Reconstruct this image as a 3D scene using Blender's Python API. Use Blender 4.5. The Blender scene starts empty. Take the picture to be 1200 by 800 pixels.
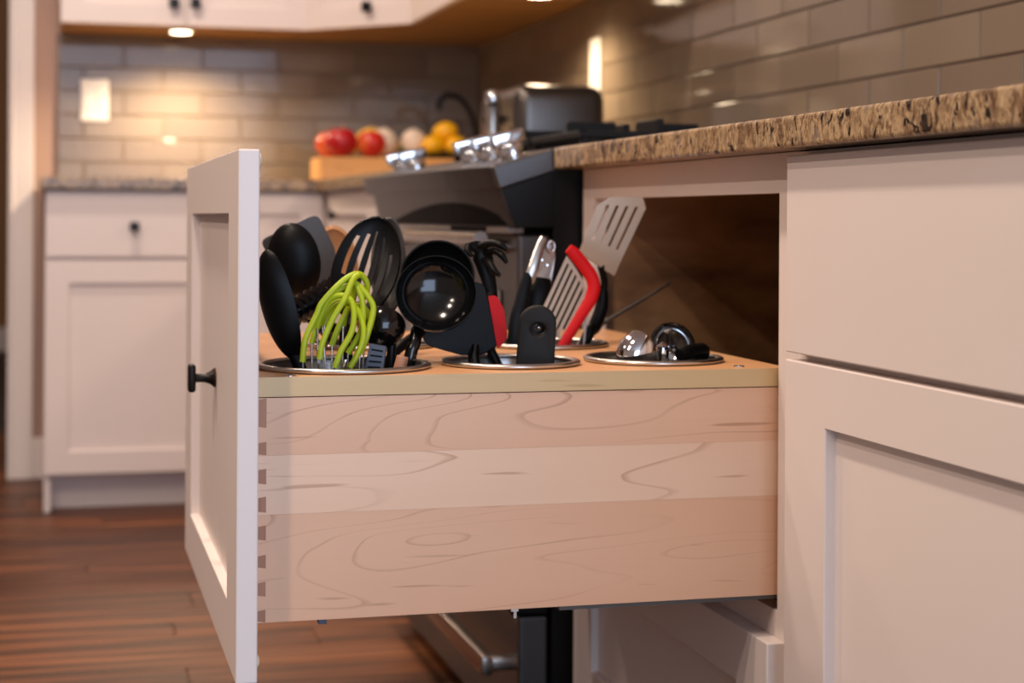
import bpy, bmesh, math, random
from mathutils import Vector, Matrix, noise as mnoise

random.seed(7)
SC = bpy.context.scene
COL = SC.collection

# ------------------------------------------------------------------ camera
cam_d = bpy.data.cameras.new('camera')
cam = bpy.data.objects.new('camera', cam_d)
COL.objects.link(cam)
cam.location = (0, 0, 0.81)
YAW = math.atan(528 / 2000.0)
cam.matrix_world = (Matrix.Translation((0, 0, 0.81)) @ Matrix.Rotation(-YAW, 4, 'Z')
                    @ Matrix.Rotation(math.pi / 2, 4, 'X') @ Matrix.Rotation(0.0055, 4, 'Z'))
cam_d.sensor_width = 36
cam_d.lens = 60
cam_d.shift_y = -145 / 1200.0
cam_d.clip_start = 0.05
cam_d.dof.use_dof = True
cam_d.dof.focus_distance = 1.66
cam_d.dof.aperture_fstop = 5.2
SC.camera = cam

# ------------------------------------------------------------------ world, lights, exposure
world = bpy.data.worlds.new('world')
SC.world = world
world.use_nodes = True
bg = world.node_tree.nodes['Background']
bg.inputs[0].default_value = (1.0, 0.76, 0.67, 1)
bg.inputs[1].default_value = 0.27
SC.view_settings.view_transform = 'Standard'
SC.view_settings.look = 'None'
SC.view_settings.gamma = 1
SC.view_settings.use_curve_mapping = False
SC.view_settings.exposure = 0.1
SC.cycles.max_bounces = 6
SC.cycles.sample_clamp_indirect = 6
SC.cycles.use_denoising = True


def area(name, loc, target, size, power, color, size_y=None, shape=None):
    d = bpy.data.lights.new(name, 'AREA')
    d.energy = power
    d.color = color
    d.size = size
    if size_y:
        d.shape = 'RECTANGLE'
        d.size_y = size_y
    if shape:
        d.shape = shape
    o = bpy.data.objects.new(name, d)
    COL.objects.link(o)
    o.location = loc
    o.rotation_euler = (Vector(target) - Vector(loc)).to_track_quat('-Z', 'Y').to_euler()
    return o


WARM = (1.0, 0.78, 0.56)
area('window_light', (0.95, -2.4, 1.25), (0.95, 2.2, 1.25), 2.6, 100, (0.57, 0.74, 1.0), 2.1)
# recessed ceiling lamps
for cx, cy in ((-0.9, 0.9), (-0.1, 1.5), (-0.1, 2.9), (0.0, 4.2), (-1.6, 0.4), (-1.6, 2.4)):
    area('ceiling_can', (cx, cy, 2.58), (cx, cy, 0), 0.14, 20, (1.0, 0.80, 0.66), shape='DISK')

# ------------------------------------------------------------------ materials


def lin(c):
    return tuple(((v / 255.0) / 12.92 if v / 255.0 <= 0.04045 else ((v / 255.0 + 0.055) / 1.055) ** 2.4) for v in c) + (1,)


def mat(name, rgb, rough=0.5, metal=0.0, coat=0.0, spec=None, emit=None, emit_s=0.0):
    m = bpy.data.materials.new(name)
    m.use_nodes = True
    b = m.node_tree.nodes['Principled BSDF']
    b.inputs['Base Color'].default_value = lin(rgb)
    b.inputs['Roughness'].default_value = rough
    b.inputs['Metallic'].default_value = metal
    b.inputs['Coat Weight'].default_value = coat
    b.inputs['Coat Roughness'].default_value = 0.1
    if spec is not None:
        b.inputs['Specular IOR Level'].default_value = spec
    if emit:
        b.inputs['Emission Color'].default_value = lin(emit)
        b.inputs['Emission Strength'].default_value = emit_s
    return m


def nodes(m):
    t = m.node_tree
    return t, t.nodes, t.links, t.nodes['Principled BSDF']


def coords(m, scale=(1, 1, 1), rand=True):
    """object coordinates, shifted by a random amount for each object, then scaled"""
    t, N, L, b = nodes(m)
    tc = N.new('ShaderNodeTexCoord')
    mp = N.new('ShaderNodeMapping')
    mp.inputs['Scale'].default_value = scale
    if rand:
        oi = N.new('ShaderNodeObjectInfo')
        cb = N.new('ShaderNodeCombineXYZ')
        mu = N.new('ShaderNodeMath'); mu.operation = 'MULTIPLY'; mu.inputs[1].default_value = 23.0
        L.new(oi.outputs['Random'], mu.inputs[0])
        for k in range(3):
            L.new(mu.outputs[0], cb.inputs[k])
        ad = N.new('ShaderNodeVectorMath'); ad.operation = 'ADD'
        L.new(tc.outputs['Object'], ad.inputs[0]); L.new(cb.outputs[0], ad.inputs[1])
        L.new(ad.outputs[0], mp.inputs['Vector'])
    else:
        L.new(tc.outputs['Object'], mp.inputs['Vector'])
    return mp.outputs[0]


def noise(m, vec, scale, detail=3, rough=0.5, dist=0.0):
    t, N, L, b = nodes(m)
    n = N.new('ShaderNodeTexNoise')
    n.inputs['Scale'].default_value = scale
    n.inputs['Detail'].default_value = detail
    n.inputs['Roughness'].default_value = rough
    n.inputs['Distortion'].default_value = dist
    L.new(vec, n.inputs['Vector'])
    return n.outputs['Fac']


def ramp(m, fac, stops, interp='LINEAR'):
    t, N, L, b = nodes(m)
    r = N.new('ShaderNodeValToRGB')
    r.color_ramp.interpolation = interp
    e = r.color_ramp.elements
    while len(e) < len(stops):
        e.new(0.5)
    for k, (p, c) in enumerate(stops):
        e[k].position = p
        e[k].color = lin(c) if len(c) == 3 else c
    L.new(fac, r.inputs[0])
    return r.outputs[0]


def mix(m, a, b_, fac, mode='MIX'):
    t, N, L, b = nodes(m)
    x = N.new('ShaderNodeMix')
    x.data_type = 'RGBA'
    x.blend_type = mode
    for s, v in ((0, fac), (6, a), (7, b_)):
        if isinstance(v, (int, float)):
            x.inputs[s].default_value = v
        elif isinstance(v, tuple):
            x.inputs[s].default_value = v
        else:
            L.new(v, x.inputs[s])
    return x.outputs[2]


def math_(m, op, a, b_=0.0, c=None):
    t, N, L, b = nodes(m)
    x = N.new('ShaderNodeMath')
    x.operation = op
    for k, v in enumerate((a, b_)):
        if isinstance(v, (int, float)):
            x.inputs[k].default_value = v
        else:
            L.new(v, x.inputs[k])
    return x.outputs[0]


def bump(m, fac, strength=0.2, dist=0.002):
    t, N, L, b = nodes(m)
    x = N.new('ShaderNodeBump')
    x.inputs['Strength'].default_value = strength
    x.inputs['Distance'].default_value = dist
    L.new(fac, x.inputs['Height'])
    L.new(x.outputs[0], b.inputs['Normal'])


def base(m, col):
    t, N, L, b = nodes(m)
    L.new(col, b.inputs['Base Color'])


def wood(name, light, mid, line, axis='x', rough=0.45, contour=14.0, line_w=0.05, amount=0.75):
    """plain sawn timber: contour lines of a stretched field plus fine fibres"""
    m = mat(name, light, rough)
    s = {'x': (2.2, 18, 18), 'y': (18, 2.2, 18), 'z': (18, 18, 2.2)}[axis]
    f = {'x': (9, 150, 150), 'y': (150, 9, 150), 'z': (150, 150, 9)}[axis]
    v = coords(m, s)
    field = noise(m, v, 0.85, 1.6, 0.35, 0.2)
    fr = math_(m, 'FRACT', math_(m, 'MULTIPLY', field, contour))
    ln = ramp(m, fr, [(0.0, (0, 0, 0)), (1 - line_w * 2.2, (0, 0, 0)), (1 - line_w * 0.5, (255, 255, 255)), (1.0, (0, 0, 0))])
    v2 = coords(m, f)
    fib = noise(m, v2, 1.0, 4, 0.65)
    tone = noise(m, v, 0.4, 2.0, 0.5)
    brk = ramp(m, noise(m, v, 1.1, 2.0, 0.5), [(0.35, (40, 40, 40)), (0.62, (255, 255, 255))])
    c = mix(m, lin(light), lin(mid), ramp(m, tone, [(0.35, (0, 0, 0)), (0.65, (255, 255, 255))]))
    c = mix(m, c, lin(mid), math_(m, 'MULTIPLY', fib, 0.5))
    c = mix(m, c, lin(line), math_(m, 'MULTIPLY', math_(m, 'MULTIPLY', ln, brk), amount))
    fl_ = noise(m, coords(m, tuple(q * 1.6 for q in f)), 0.55, 1, 0.5)
    c = mix(m, c, lin(line), math_(m, 'MULTIPLY', ramp(m, fl_, [(0.70, (0, 0, 0)), (0.76, (255, 255, 255))]), 0.7))
    base(m, c)
    bump(m, fib, 0.08, 0.001)
    return m


M = {}
M['paint'] = mat('white_cabinet_paint', (226, 214, 208), 0.42)
M['paint_trim'] = mat('white_trim_paint', (224, 214, 208), 0.45)
M['wall'] = mat('taupe_wall_paint', (168, 140, 126), 0.8)
M['ceiling'] = mat('ceiling_paint', (225, 215, 205), 0.9)
M['maple'] = wood('maple_side', (226, 184, 152), (216, 168, 134), (176, 128, 98), 'x', 0.42)
M['maple_pale'] = wood('maple_side_pale', (234, 200, 171), (226, 186, 155), (184, 140, 110), 'x', 0.42, 9.0)
M['maple_top'] = wood('maple_top', (228, 178, 130), (214, 158, 110), (182, 122, 78), 'x', 0.35, 14.0)
M['edge_band'] = wood('edge_band', (216, 188, 140), (204, 172, 124), (182, 148, 102), 'x', 0.45, 14.0, 0.14, 0.35)
M['end_grain'] = wood('end_grain', (176, 128, 100), (160, 112, 86), (140, 94, 70), 'z', 0.55)
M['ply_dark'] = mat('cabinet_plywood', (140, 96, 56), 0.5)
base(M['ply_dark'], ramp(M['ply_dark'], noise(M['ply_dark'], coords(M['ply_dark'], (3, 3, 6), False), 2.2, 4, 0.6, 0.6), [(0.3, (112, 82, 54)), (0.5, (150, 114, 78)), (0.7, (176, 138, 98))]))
M['under_wood'] = wood('underside_wood', (160, 120, 68), (146, 106, 56), (122, 84, 44), 'x', 0.5)
M['block'] = wood('block_wood', (222, 168, 104), (208, 150, 86), (186, 126, 70), 'x', 0.45)
M['spoon_wood'] = wood('spoon_wood', (204, 152, 104), (188, 134, 88), (166, 112, 70), 'z', 0.5)
M['black'] = mat('black_nylon', (10, 10, 10), 0.42, spec=0.15)
M['black_gloss'] = mat('black_gloss_nylon', (9, 9, 9), 0.13)
M['black_matte'] = mat('black_rubber', (19, 17, 16), 0.6, spec=0.3)
M['grey_nylon'] = mat('dark_grey_nylon', (70, 66, 63), 0.5)
M['blue_grey'] = mat('slate_grip', (62, 70, 84), 0.5)
M['lime'] = mat('lime_silicone', (176, 194, 22), 0.45)
M['red'] = mat('red_silicone', (208, 20, 24), 0.5, spec=0.2)
M['steel'] = mat('brushed_steel', (196, 190, 184), 0.3, 1.0)
M['steel_warm'] = mat('turner_steel', (216, 200, 182), 0.42, 0.65)
M['chrome'] = mat('chrome', (216, 216, 218), 0.09, 1.0)
M['range_steel'] = mat('dark_stainless', (94, 92, 92), 0.38, 0.9)
M['range_steel_light'] = mat('stainless_trim', (168, 158, 150), 0.27, 1.0)
M['range_black'] = mat('range_black_enamel', (13, 12, 12), 0.35, spec=0.22)
M['glass_black'] = mat('range_black_glass', (10, 9, 9), 0.06)
M['display'] = mat('range_display', (7, 7, 7), 0.55, spec=0.08)
M['iron'] = mat('cast_iron', (15, 14, 14), 0.6, spec=0.3)
M['bronze'] = mat('oil_rubbed_bronze', (30, 24, 22), 0.35, 0.5)
M['copper'] = mat('worn_copper_edge', (196, 120, 78), 0.3, 0.9)
M['toaster'] = mat('toaster_grey_steel', (96, 90, 86), 0.28, 0.85)
M['plate_white'] = mat('white_plastic', (238, 230, 222), 0.3)
M['clear_rubber'] = mat('clear_bumper', (232, 214, 186), 0.2)
M['apple_red'] = mat('apple_red', (176, 18, 30), 0.25)
M['apple_orange'] = mat('apple_orange', (206, 70, 34), 0.28)
M['lemon'] = mat('lemon_yellow', (240, 178, 12), 0.4)
M['banana'] = mat('banana_yellow', (226, 178, 64), 0.5)
M['onion'] = mat('onion_white', (226, 206, 186), 0.4)
M['leaf'] = mat('leaf_green', (60, 84, 40), 0.5)
M['grout'] = mat('grout', (118, 100, 88), 0.85)
M['dark_gap'] = mat('dark_gap', (18, 15, 13), 0.8)
M['puck'] = mat('puck_lens', (255, 244, 226), 0.4, emit=(255, 232, 196), emit_s=14)

# red and orange skin of the apples
for k, a, b_ in (('apple_red', (170, 14, 28), (206, 60, 40)), ('apple_orange', (192, 36, 26), (232, 132, 60))):
    v = coords(M[k], (1, 1, 0.6))
    base(M[k], mix(M[k], lin(a), lin(b_), ramp(M[k], noise(M[k], v, 14, 3), [(0.42, (0, 0, 0)), (0.7, (255, 255, 255))])))

# copper showing through on the worn edges of the knobs
bz = M['bronze']
t_, N_, L_, b_n = nodes(bz)
ge = N_.new('ShaderNodeNewGeometry')
base(bz, ramp(bz, ge.outputs['Pointiness'], [(0.575, (26, 21, 19)), (0.66, (190, 112, 70))]))

# granite
g = mat('granite', (170, 140, 100), 0.26)
M['granite'] = g
v = coords(g, (1, 1, 0.62), False)
big = noise(g, v, 40, 4, 0.6, 0.6)
c = ramp(g, big, [(0.28, (88, 68, 52)), (0.42, (138, 112, 84)), (0.54, (182, 154, 116)), (0.66, (124, 108, 97)), (0.8, (174, 157, 138))])
med = noise(g, v, 120, 3, 0.65, 0.8)
c = mix(g, c, lin((96, 66, 42)), math_(g, 'MULTIPLY', ramp(g, med, [(0.48, (0, 0, 0)), (0.6, (255, 255, 255))]), 0.8))
c = mix(g, c, lin((214, 190, 150)), math_(g, 'MULTIPLY', ramp(g, noise(g, v, 200, 2, 0.6), [(0.56, (0, 0, 0)), (0.7, (255, 255, 255))]), 0.6))
blk = noise(g, v, 88, 3, 0.55, 0.7)
c = mix(g, c, lin((22, 19, 18)), ramp(g, blk, [(0.585, (0, 0, 0)), (0.63, (255, 255, 255))]))
base(g, c)

# glazed subway tile, a slight tone and tilt of its own for each
tm = mat('taupe_glass_tile', (128, 112, 98), 0.09, spec=0.25)
M['tile'] = tm
t_, N_, L_, b_n = nodes(tm)
oi = N_.new('ShaderNodeObjectInfo')
base(tm, ramp(tm, oi.outputs['Random'], [(0.0, (118, 103, 88)), (0.5, (125, 110, 94)), (1.0, (132, 117, 100))]))
bump(tm, noise(tm, coords(tm, (1, 1, 1)), 9, 1), 0.05, 0.01)

# floor planks
fm = mat('walnut_plank', (104, 62, 42), 0.42, spec=0.3)
M['plank'] = fm
v = coords(fm, (1.2, 34, 34))
n1 = noise(fm, v, 1.3, 4, 0.6, 0.4)
c = ramp(fm, n1, [(0.32, (40, 21, 12)), (0.46, (90, 51, 28)), (0.58, (142, 85, 47)), (0.74, (176, 115, 70))])
t_, N_, L_, b_n = nodes(fm)
oi = N_.new('ShaderNodeObjectInfo')
c = mix(fm, c, ramp(fm, oi.outputs['Random'], [(0, (150, 140, 135)), (1, (255, 250, 245))]), 0.7, 'MULTIPLY')
base(fm, c)
bump(fm, n1, 0.1, 0.002)
M['floor_dark'] = mat('floor_joint', (40, 24, 17), 0.6)

# brushed relief on the steels
for k, s in (('range_steel', (2, 2, 220)), ('steel', (3, 3, 160)), ('steel_warm', (160, 160, 3))):
    bump(M[k], noise(M[k], coords(M[k], s, False), 1.0, 2), 0.06, 0.001)

# ------------------------------------------------------------------ building helpers
OFF = {}


def tag(o, label=None, cat=None, group=None, kind=None):
    for k, v in (('label', label), ('category', cat), ('group', group), ('kind', kind)):
        if v:
            o[k] = v
    return o


def thing(name, loc, label, cat, group=None):
    o = bpy.data.objects.new(name, None)
    o.empty_display_size = 0.05
    COL.objects.link(o)
    o.location = loc
    OFF[o.name] = Vector(loc)
    return tag(o, label, cat, group)


class MB:
    def __init__(s):
        s.v, s.f = [], []

    def add(s, vs, fs):
        n = len(s.v)
        s.v += [tuple(p) for p in vs]
        s.f += [tuple(i + n for i in f) for f in fs]
        return s

    def box(s, x0, x1, y0, y1, z0, z1):
        return s.add([(x0, y0, z0), (x1, y0, z0), (x1, y1, z0), (x0, y1, z0), (x0, y0, z1), (x1, y0, z1), (x1, y1, z1), (x0, y1, z1)],
                     [(0, 3, 2, 1), (4, 5, 6, 7), (0, 1, 5, 4), (1, 2, 6, 5), (2, 3, 7, 6), (3, 0, 4, 7)])

    def obox(s, o, a, b, c):
        """box from corner o along three edge vectors"""
        o, a, b, c = map(Vector, (o, a, b, c))
        return s.add([o, o + a, o + a + b, o + b, o + c, o + a + c, o + a + b + c, o + b + c],
                     [(0, 3, 2, 1), (4, 5, 6, 7), (0, 1, 5, 4), (1, 2, 6, 5), (2, 3, 7, 6), (3, 0, 4, 7)])

    def prism(s, pts, d):
        """closed polygon (3D points) pushed along d"""
        n = len(pts)
        d = Vector(d)
        p = [Vector(q) for q in pts]
        vs = p + [q + d for q in p]
        return s.add(vs, [tuple(range(n))[::-1], tuple(range(n, 2 * n))] + [(i, (i + 1) % n, n + (i + 1) % n, n + i) for i in range(n)])

    def tube(s, pts, r, seg=10, flat=None, cap=True):
        """sweep; r a number or one per point; flat = (vector, factor) squeezes the section along vector"""
        P = [Vector(p) for p in pts]
        n = len(P)
        R = [r] * n if isinstance(r, (int, float)) else list(r)
        vs = []
        ref = None
        for i in range(n):
            tg = (P[min(i + 1, n - 1)] - P[max(i - 1, 0)]).normalized()
            if ref is None:
                ref = Vector(flat[0]) if flat else (Vector((0, 0, 1)) if abs(tg.z) < 0.9 else Vector((1, 0, 0)))
            if flat:
                ref = Vector(flat[0])
            u = (ref - tg * ref.dot(tg)).normalized()
            w = tg.cross(u)
            ref = u
            k = flat[1] if flat else 1.0
            for j in range(seg):
                a = 2 * math.pi * j / seg
                vs.append(P[i] + u * (math.cos(a) * R[i] * k) + w * (math.sin(a) * R[i]))
        fs = [(i * seg + j, i * seg + (j + 1) % seg, (i + 1) * seg + (j + 1) % seg, (i + 1) * seg + j) for i in range(n - 1) for j in range(seg)]
        if cap:
            fs += [tuple(range(seg))[::-1], tuple(range((n - 1) * seg, n * seg))]
        return s.add(vs, fs)

    def lathe(s, prof, c, axis=(0, 0, 1), seg=32, squash=None, closed=False):
        """prof = [(radius, height)...] turned about axis through c"""
        ax = Vector(axis).normalized()
        u = ax.orthogonal().normalized()
        if abs(ax.z) > 0.99:
            u = Vector((1, 0, 0))
        w = ax.cross(u)
        c = Vector(c)
        vs = []
        for (r, hh) in prof:
            for j in range(seg):
                a = 2 * math.pi * j / seg
                vs.append(c + ax * hh + u * (math.cos(a) * r) + w * (math.sin(a) * r))
        n = len(prof)
        fs = [(i * seg + j, i * seg + (j + 1) % seg, (i + 1) * seg + (j + 1) % seg, (i + 1) * seg + j) for i in range(n - 1) for j in range(seg)]
        if closed:
            fs += [((n - 1) * seg + j, (n - 1) * seg + (j + 1) % seg, (j + 1) % seg, j) for j in range(seg)]
        return s.add(vs, fs)

    def ball(s, c, rx, ry, rz, seg=20, rings=12, fn=None):
        vs, fs = [], []
        for i in range(rings + 1):
            t = math.pi * i / rings
            for j in range(seg):
                a = 2 * math.pi * j / seg
                p = Vector((math.sin(t) * math.cos(a), math.sin(t) * math.sin(a), math.cos(t)))
                if fn:
                    p = fn(p)
                vs.append((c[0] + p.x * rx, c[1] + p.y * ry, c[2] + p.z * rz))
        for i in range(rings):
            for j in range(seg):
                fs.append((i * seg + j, (i + 1) * seg + j, (i + 1) * seg + (j + 1) % seg, i * seg + (j + 1) % seg))
        return s.add(vs, fs)

    def sheet(s, fn, us, vs_, skip=None, thick=0.0015):
        """open grid surface given thickness; skip(iu, iv) leaves cells out (slots)"""
        nu, nv = len(us), len(vs_)
        P = [[Vector(fn(u, v)) for u in us] for v in vs_]
        nn = [[None] * nu for _ in range(nv)]
        for j in range(nv):
            for i in range(nu):
                a = P[j][min(i + 1, nu - 1)] - P[j][max(i - 1, 0)]
                b = P[min(j + 1, nv - 1)][i] - P[max(j - 1, 0)][i]
                n = a.cross(b)
                nn[j][i] = n.normalized() if n.length > 1e-12 else Vector((0, -1, 0))
        keep = [[not (skip and skip(i, j)) for i in range(nu - 1)] for j in range(nv - 1)]
        top = {}
        vv, ff = [], []

        def vid(i, j, side):
            k = (i, j, side)
            if k not in top:
                top[k] = len(vv)
                vv.append(P[j][i] + nn[j][i] * (thick / 2 * (1 if side else -1)))
            return top[k]
        for j in range(nv - 1):
            for i in range(nu - 1):
                if not keep[j][i]:
                    continue
                q = [(i, j), (i + 1, j), (i + 1, j + 1), (i, j + 1)]
                ff.append([vid(a, b, 1) for a, b in q])
                ff.append([vid(a, b, 0) for a, b in q[::-1]])
                for (di, dj, e) in ((0, -1, (0, 1)), (1, 0, (1, 2)), (0, 1, (2, 3)), (-1, 0, (3, 0))):
                    a, b = i + di, j + dj
                    if not (0 <= a < nu - 1 and 0 <= b < nv - 1 and keep[b][a]):
                        p, r = q[e[0]], q[e[1]]
                        ff.append([vid(*p, 1), vid(*p, 0), vid(*r, 0), vid(*r, 1)])
        return s.add(vv, ff)

    def build(s, name, m, parent=None, bevel=0.0, smooth=False, loc=None, label=None, seg=2, sub=0):
        """link as one mesh object; coordinates are world coordinates"""
        off = Vector((0, 0, 0))
        if parent is not None:
            off = OFF[parent.name]
        elif loc is not None:
            off = Vector(loc)
        org = Vector(loc) if loc is not None else off
        me = bpy.data.meshes.new(name)
        me.from_pydata([tuple(Vector(p) - org) for p in s.v], [], s.f)
        bm = bmesh.new()
        bm.from_mesh(me)
        bmesh.ops.remove_doubles(bm, verts=bm.verts, dist=1e-6)
        bmesh.ops.recalc_face_normals(bm, faces=bm.faces)
        bm.to_mesh(me)
        bm.free()
        me.materials.append(M[m] if isinstance(m, str) else m)
        if smooth:
            me.polygons.foreach_set('use_smooth', [True] * len(me.polygons))
        o = bpy.data.objects.new(name, me)
        COL.objects.link(o)
        if parent is not None:
            o.parent = parent
            o.location = org - OFF[parent.name]
        else:
            o.location = org
        OFF[o.name] = org
        if bevel:
            b = o.modifiers.new('bevel', 'BEVEL')
            b.width = bevel
            b.segments = seg
            b.limit_method = 'ANGLE'
            b.angle_limit = math.radians(40)
        if sub:
            x = o.modifiers.new('subdivision', 'SUBSURF')
            x.levels = x.render_levels = sub
        if smooth and not sub:
            e = o.modifiers.new('edge_split', 'EDGE_SPLIT')
            e.split_angle = math.radians(50)
        if label:
            o['label'] = label
        return o


def copy_part(src, parent, world, name=None):
    """another object on the same mesh, placed by its own origin"""
    o = src.copy()
    COL.objects.link(o)
    o.parent = parent
    o.location = Vector(world) - (OFF[parent.name] if parent is not None else Vector((0, 0, 0)))
    OFF[o.name] = Vector(world)
    return o


def smooth_path(pts, n=6):
    """Catmull-Rom through the points"""
    P = [Vector(p) for p in pts]
    P = [P[0] * 2 - P[1]] + P + [P[-1] * 2 - P[-2]]
    out = []
    for i in range(1, len(P) - 2):
        for k in range(n):
            t = k / n
            a, b, c, d = P[i - 1], P[i], P[i + 1], P[i + 2]
            out.append(0.5 * ((2 * b) + (c - a) * t + (2 * a - 5 * b + 4 * c - d) * t * t + (3 * b - a - 3 * c + d) * t ** 3))
    out.append(P[-2])
    return out


def lerp_list(vals, n):
    out = []
    for i in range(len(vals) - 1):
        for k in range(n):
            out.append(vals[i] + (vals[i + 1] - vals[i]) * k / n)
    out.append(vals[-1])
    return out


def struct(name, mb, m, bevel=0.0):
    return tag(mb.build(name, m, bevel=bevel), kind='structure')


UP = Vector((0, 0, 1))


def shaker(name, parent, o, a, n, w, z0, z1, stile=0.062, rail=0.062, t=0.021, deep=0.011, m='paint'):
    """framed door: o = lower left corner on the front plane, a = direction across, n = direction it faces.
    The ring of stiles and rails is the part, the recessed panel its sub-part."""
    o, a, n = Vector(o), Vector(a).normalized(), Vector(n).normalized()
    h = z1 - z0

    def P(s, z, d):
        return o + a * s + UP * z - n * d
    out = [(0, 0), (w, 0), (w, h), (0, h)]
    inn = [(stile, rail), (w - stile, rail), (w - stile, h - rail), (stile, h - rail)]
    mb = MB()
    vs = [P(*q, 0) for q in out] + [P(*q, 0) for q in inn] + [P(*q, t) for q in out] + [P(*q, t) for q in inn]
    fs = []
    for i in range(4):
        j = (i + 1) % 4
        fs += [(i, j, 4 + j, 4 + i), (8 + i, 12 + i, 12 + j, 8 + j), (i, 8 + i, 8 + j, j), (4 + i, 4 + j, 12 + j, 12 + i)]
    mb.add(vs, fs)
    fr = mb.build(name, m, parent, bevel=0.0016)
    pm = MB()
    e = 0.004
    pm.obox(P(stile - e, rail - e, t - 0.003), a * (w - 2 * stile + 2 * e), UP * (h - 2 * rail + 2 * e), n * (t - 0.003 - deep))
    pm.build('panel', m, fr)
    return fr


def bar_knob(parent, p, n, s=1.0):
    """bronze T knob: flared foot, waisted stem and an upright rounded bar"""
    n = Vector(n)
    side = n.cross(UP)
    mb = MB()
    mb.lathe([(0.0, 0), (0.011 * s, 0.0), (0.0115 * s, 0.002 * s), (0.008 * s, 0.006 * s), (0.0055 * s, 0.012 * s), (0.005 * s, 0.02 * s), (0.006 * s, 0.026 * s), (0, 0.027 * s)], p, n, 20)
    k = mb.build('knob', 'bronze', parent, smooth=True)
    c = Vector(p) + n * 0.0285 * s
    hb = MB()
    hb.obox(c - side * 0.009 * s - UP * 0.0165 * s - n * 0.005 * s, side * 0.018 * s, UP * 0.033 * s, n * 0.009 * s)
    hb.build('knob_bar', 'bronze', k if k.parent and k.parent.get('category') else parent, bevel=0.0035 * s, smooth=True, seg=3)
    return k


def square_knob(parent, p, n, s=0.013):
    n = Vector(n)
    side = n.cross(UP)
    p = Vector(p)
    mb = MB()
    mb.lathe([(0, 0), (0.006, 0), (0.0045, 0.014), (0, 0.014)], p, n, 12)
    mb.obox(p + n * 0.012 - side * s - UP * s, side * 2 * s, UP * 2 * s, n * 0.012)
    return mb.build('knob', 'bronze', parent, bevel=0.002)


# ------------------------------------------------------------------ room shell
XR, YB = 1.32, 5.45
fl = struct('floor', MB().box(-3.2, XR, -0.5, 11.0, -0.03, -0.003), 'floor_dark')
PW = 0.1235
row = 0
y = 3.5966 - 9 * PW
plank_cache = {}
while y < 6.6:
    x = -1.35 - ((row * 0.47 + 0.15) % 1.2)
    if abs(y - 3.5966 + PW * 2) < 0.01:
        x = 0.218 - 1.2
    while x < 0.85:
        x1 = min(x + 1.2, 0.85)
        xa = max(x, -1.35)
        if x1 - xa > 0.02:
            w = round(x1 - xa, 3)
            ctr = ((xa + x1) / 2, y + PW / 2, -0.0015)
            if w in plank_cache:
                copy_part(plank_cache[w], fl, ctr)
            else:
                mb = MB().box(xa + 0.0008, x1 - 0.0008, y + 0.0008, y + PW - 0.0008, -0.0032, 0.0)
                plank_cache[w] = mb.build('plank', 'plank', fl, loc=ctr, bevel=0.0008, seg=1)
        x += 1.2
    y += PW
    row += 1

struct('ceiling', MB().box(-3.2, XR, -2.6, YB, 2.6, 2.65), 'ceiling')
wall_back = struct('wall_back', MB().box(-0.155, XR + 0.1, YB + 0.012, YB + 0.14, 0, 2.6).box(-3.2, -1.05, YB + 0.012, YB + 0.14, 0, 2.6).box(-1.05, -0.155, YB + 0.012, YB + 0.14, 2.1, 2.6), 'wall')
wall_right = struct('wall_right', MB().box(XR + 0.012, XR + 0.14, -0.5, YB + 0.012, 0, 2.6), 'wall')
struct('wall_far', MB().box(-3.2, XR, 10.6, 10.7, 0, 2.6), mat('far_wall_paint', (150, 112, 74), 0.8))
struct('baseboard_far', MB().box(-3.2, XR, 10.575, 10.6, 0, 0.14), 'paint_trim', 0.003)
struct('baseboard_back', MB().box(-0.083, -0.046, YB - 0.006, YB + 0.012, 0, 0.125), 'paint_trim', 0.003)
cas = MB()
cas.box(-0.158, -0.083, YB - 0.012, YB + 0.012, 0, 2.18)
cas.box(-0.152, -0.142, YB - 0.018, YB - 0.01, 0, 2.17)
cas.box(-0.158, -0.14, YB + 0.0, YB + 0.14, 0, 2.1)
struct('trim_1', cas, 'paint_trim', 0.003)

# tiles: grout bed is part of the wall, each tile its own piece
TH, TL = 0.0735, 0.241
Z_ROWS = [0.9135] + [0.976 + TH * k for k in range(6)] + [1.3705]
MB().box(XR + 0.004, XR + 0.012, 0.4, YB + 0.012, 0.9135, 1.372).build('grout', 'grout', wall_right)
MB().box(-0.015, XR + 0.004, YB + 0.004, YB + 0.012, 0.9135, 1.372).build('grout', 'grout', wall_back)


def tiles(wall, axis, lo, hi, phase):
    cache = {}
    for r in range(len(Z_ROWS) - 1):
        z0, z1 = Z_ROWS[r] + 0.0015, Z_ROWS[r + 1] - 0.0015
        s = lo - ((lo - phase[r % 2]) % TL)
        while s < hi:
            a, b = max(s, lo) + 0.0015, min(s + TL, hi) - 0.0015
            if b - a > 0.015:
                key = (round(b - a, 3), round(z1 - z0, 3))
                c = (a + b) / 2
                ctr = (XR + 0.004, c, (z0 + z1) / 2) if axis == 'y' else (c, YB + 0.004, (z0 + z1) / 2)
                if key in cache:
                    o = copy_part(cache[key], wall, ctr)
                else:
                    mb = MB()
                    if axis == 'y':
                        mb.box(XR, XR + 0.007, a, b, z0, z1)
                    else:
                        mb.box(a, b, YB, YB + 0.007, z0, z1)
                    o = mb.build('tile', 'tile', wall, loc=ctr, bevel=0.0018)
                    cache[key] = o
                o.rotation_euler = (random.gauss(0, 0.0016) if axis == 'x' else 0, random.gauss(0, 0.0016) if axis == 'y' else 0, random.gauss(0, 0.0016))
            s += TL


# joints of alternate courses start at these offsets
tiles(wall_right, 'y', 0.45, YB, [2.279, 2.399])
tiles(wall_back, 'x', -0.013, XR, [0.065, 0.065 + TL / 2])

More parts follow.
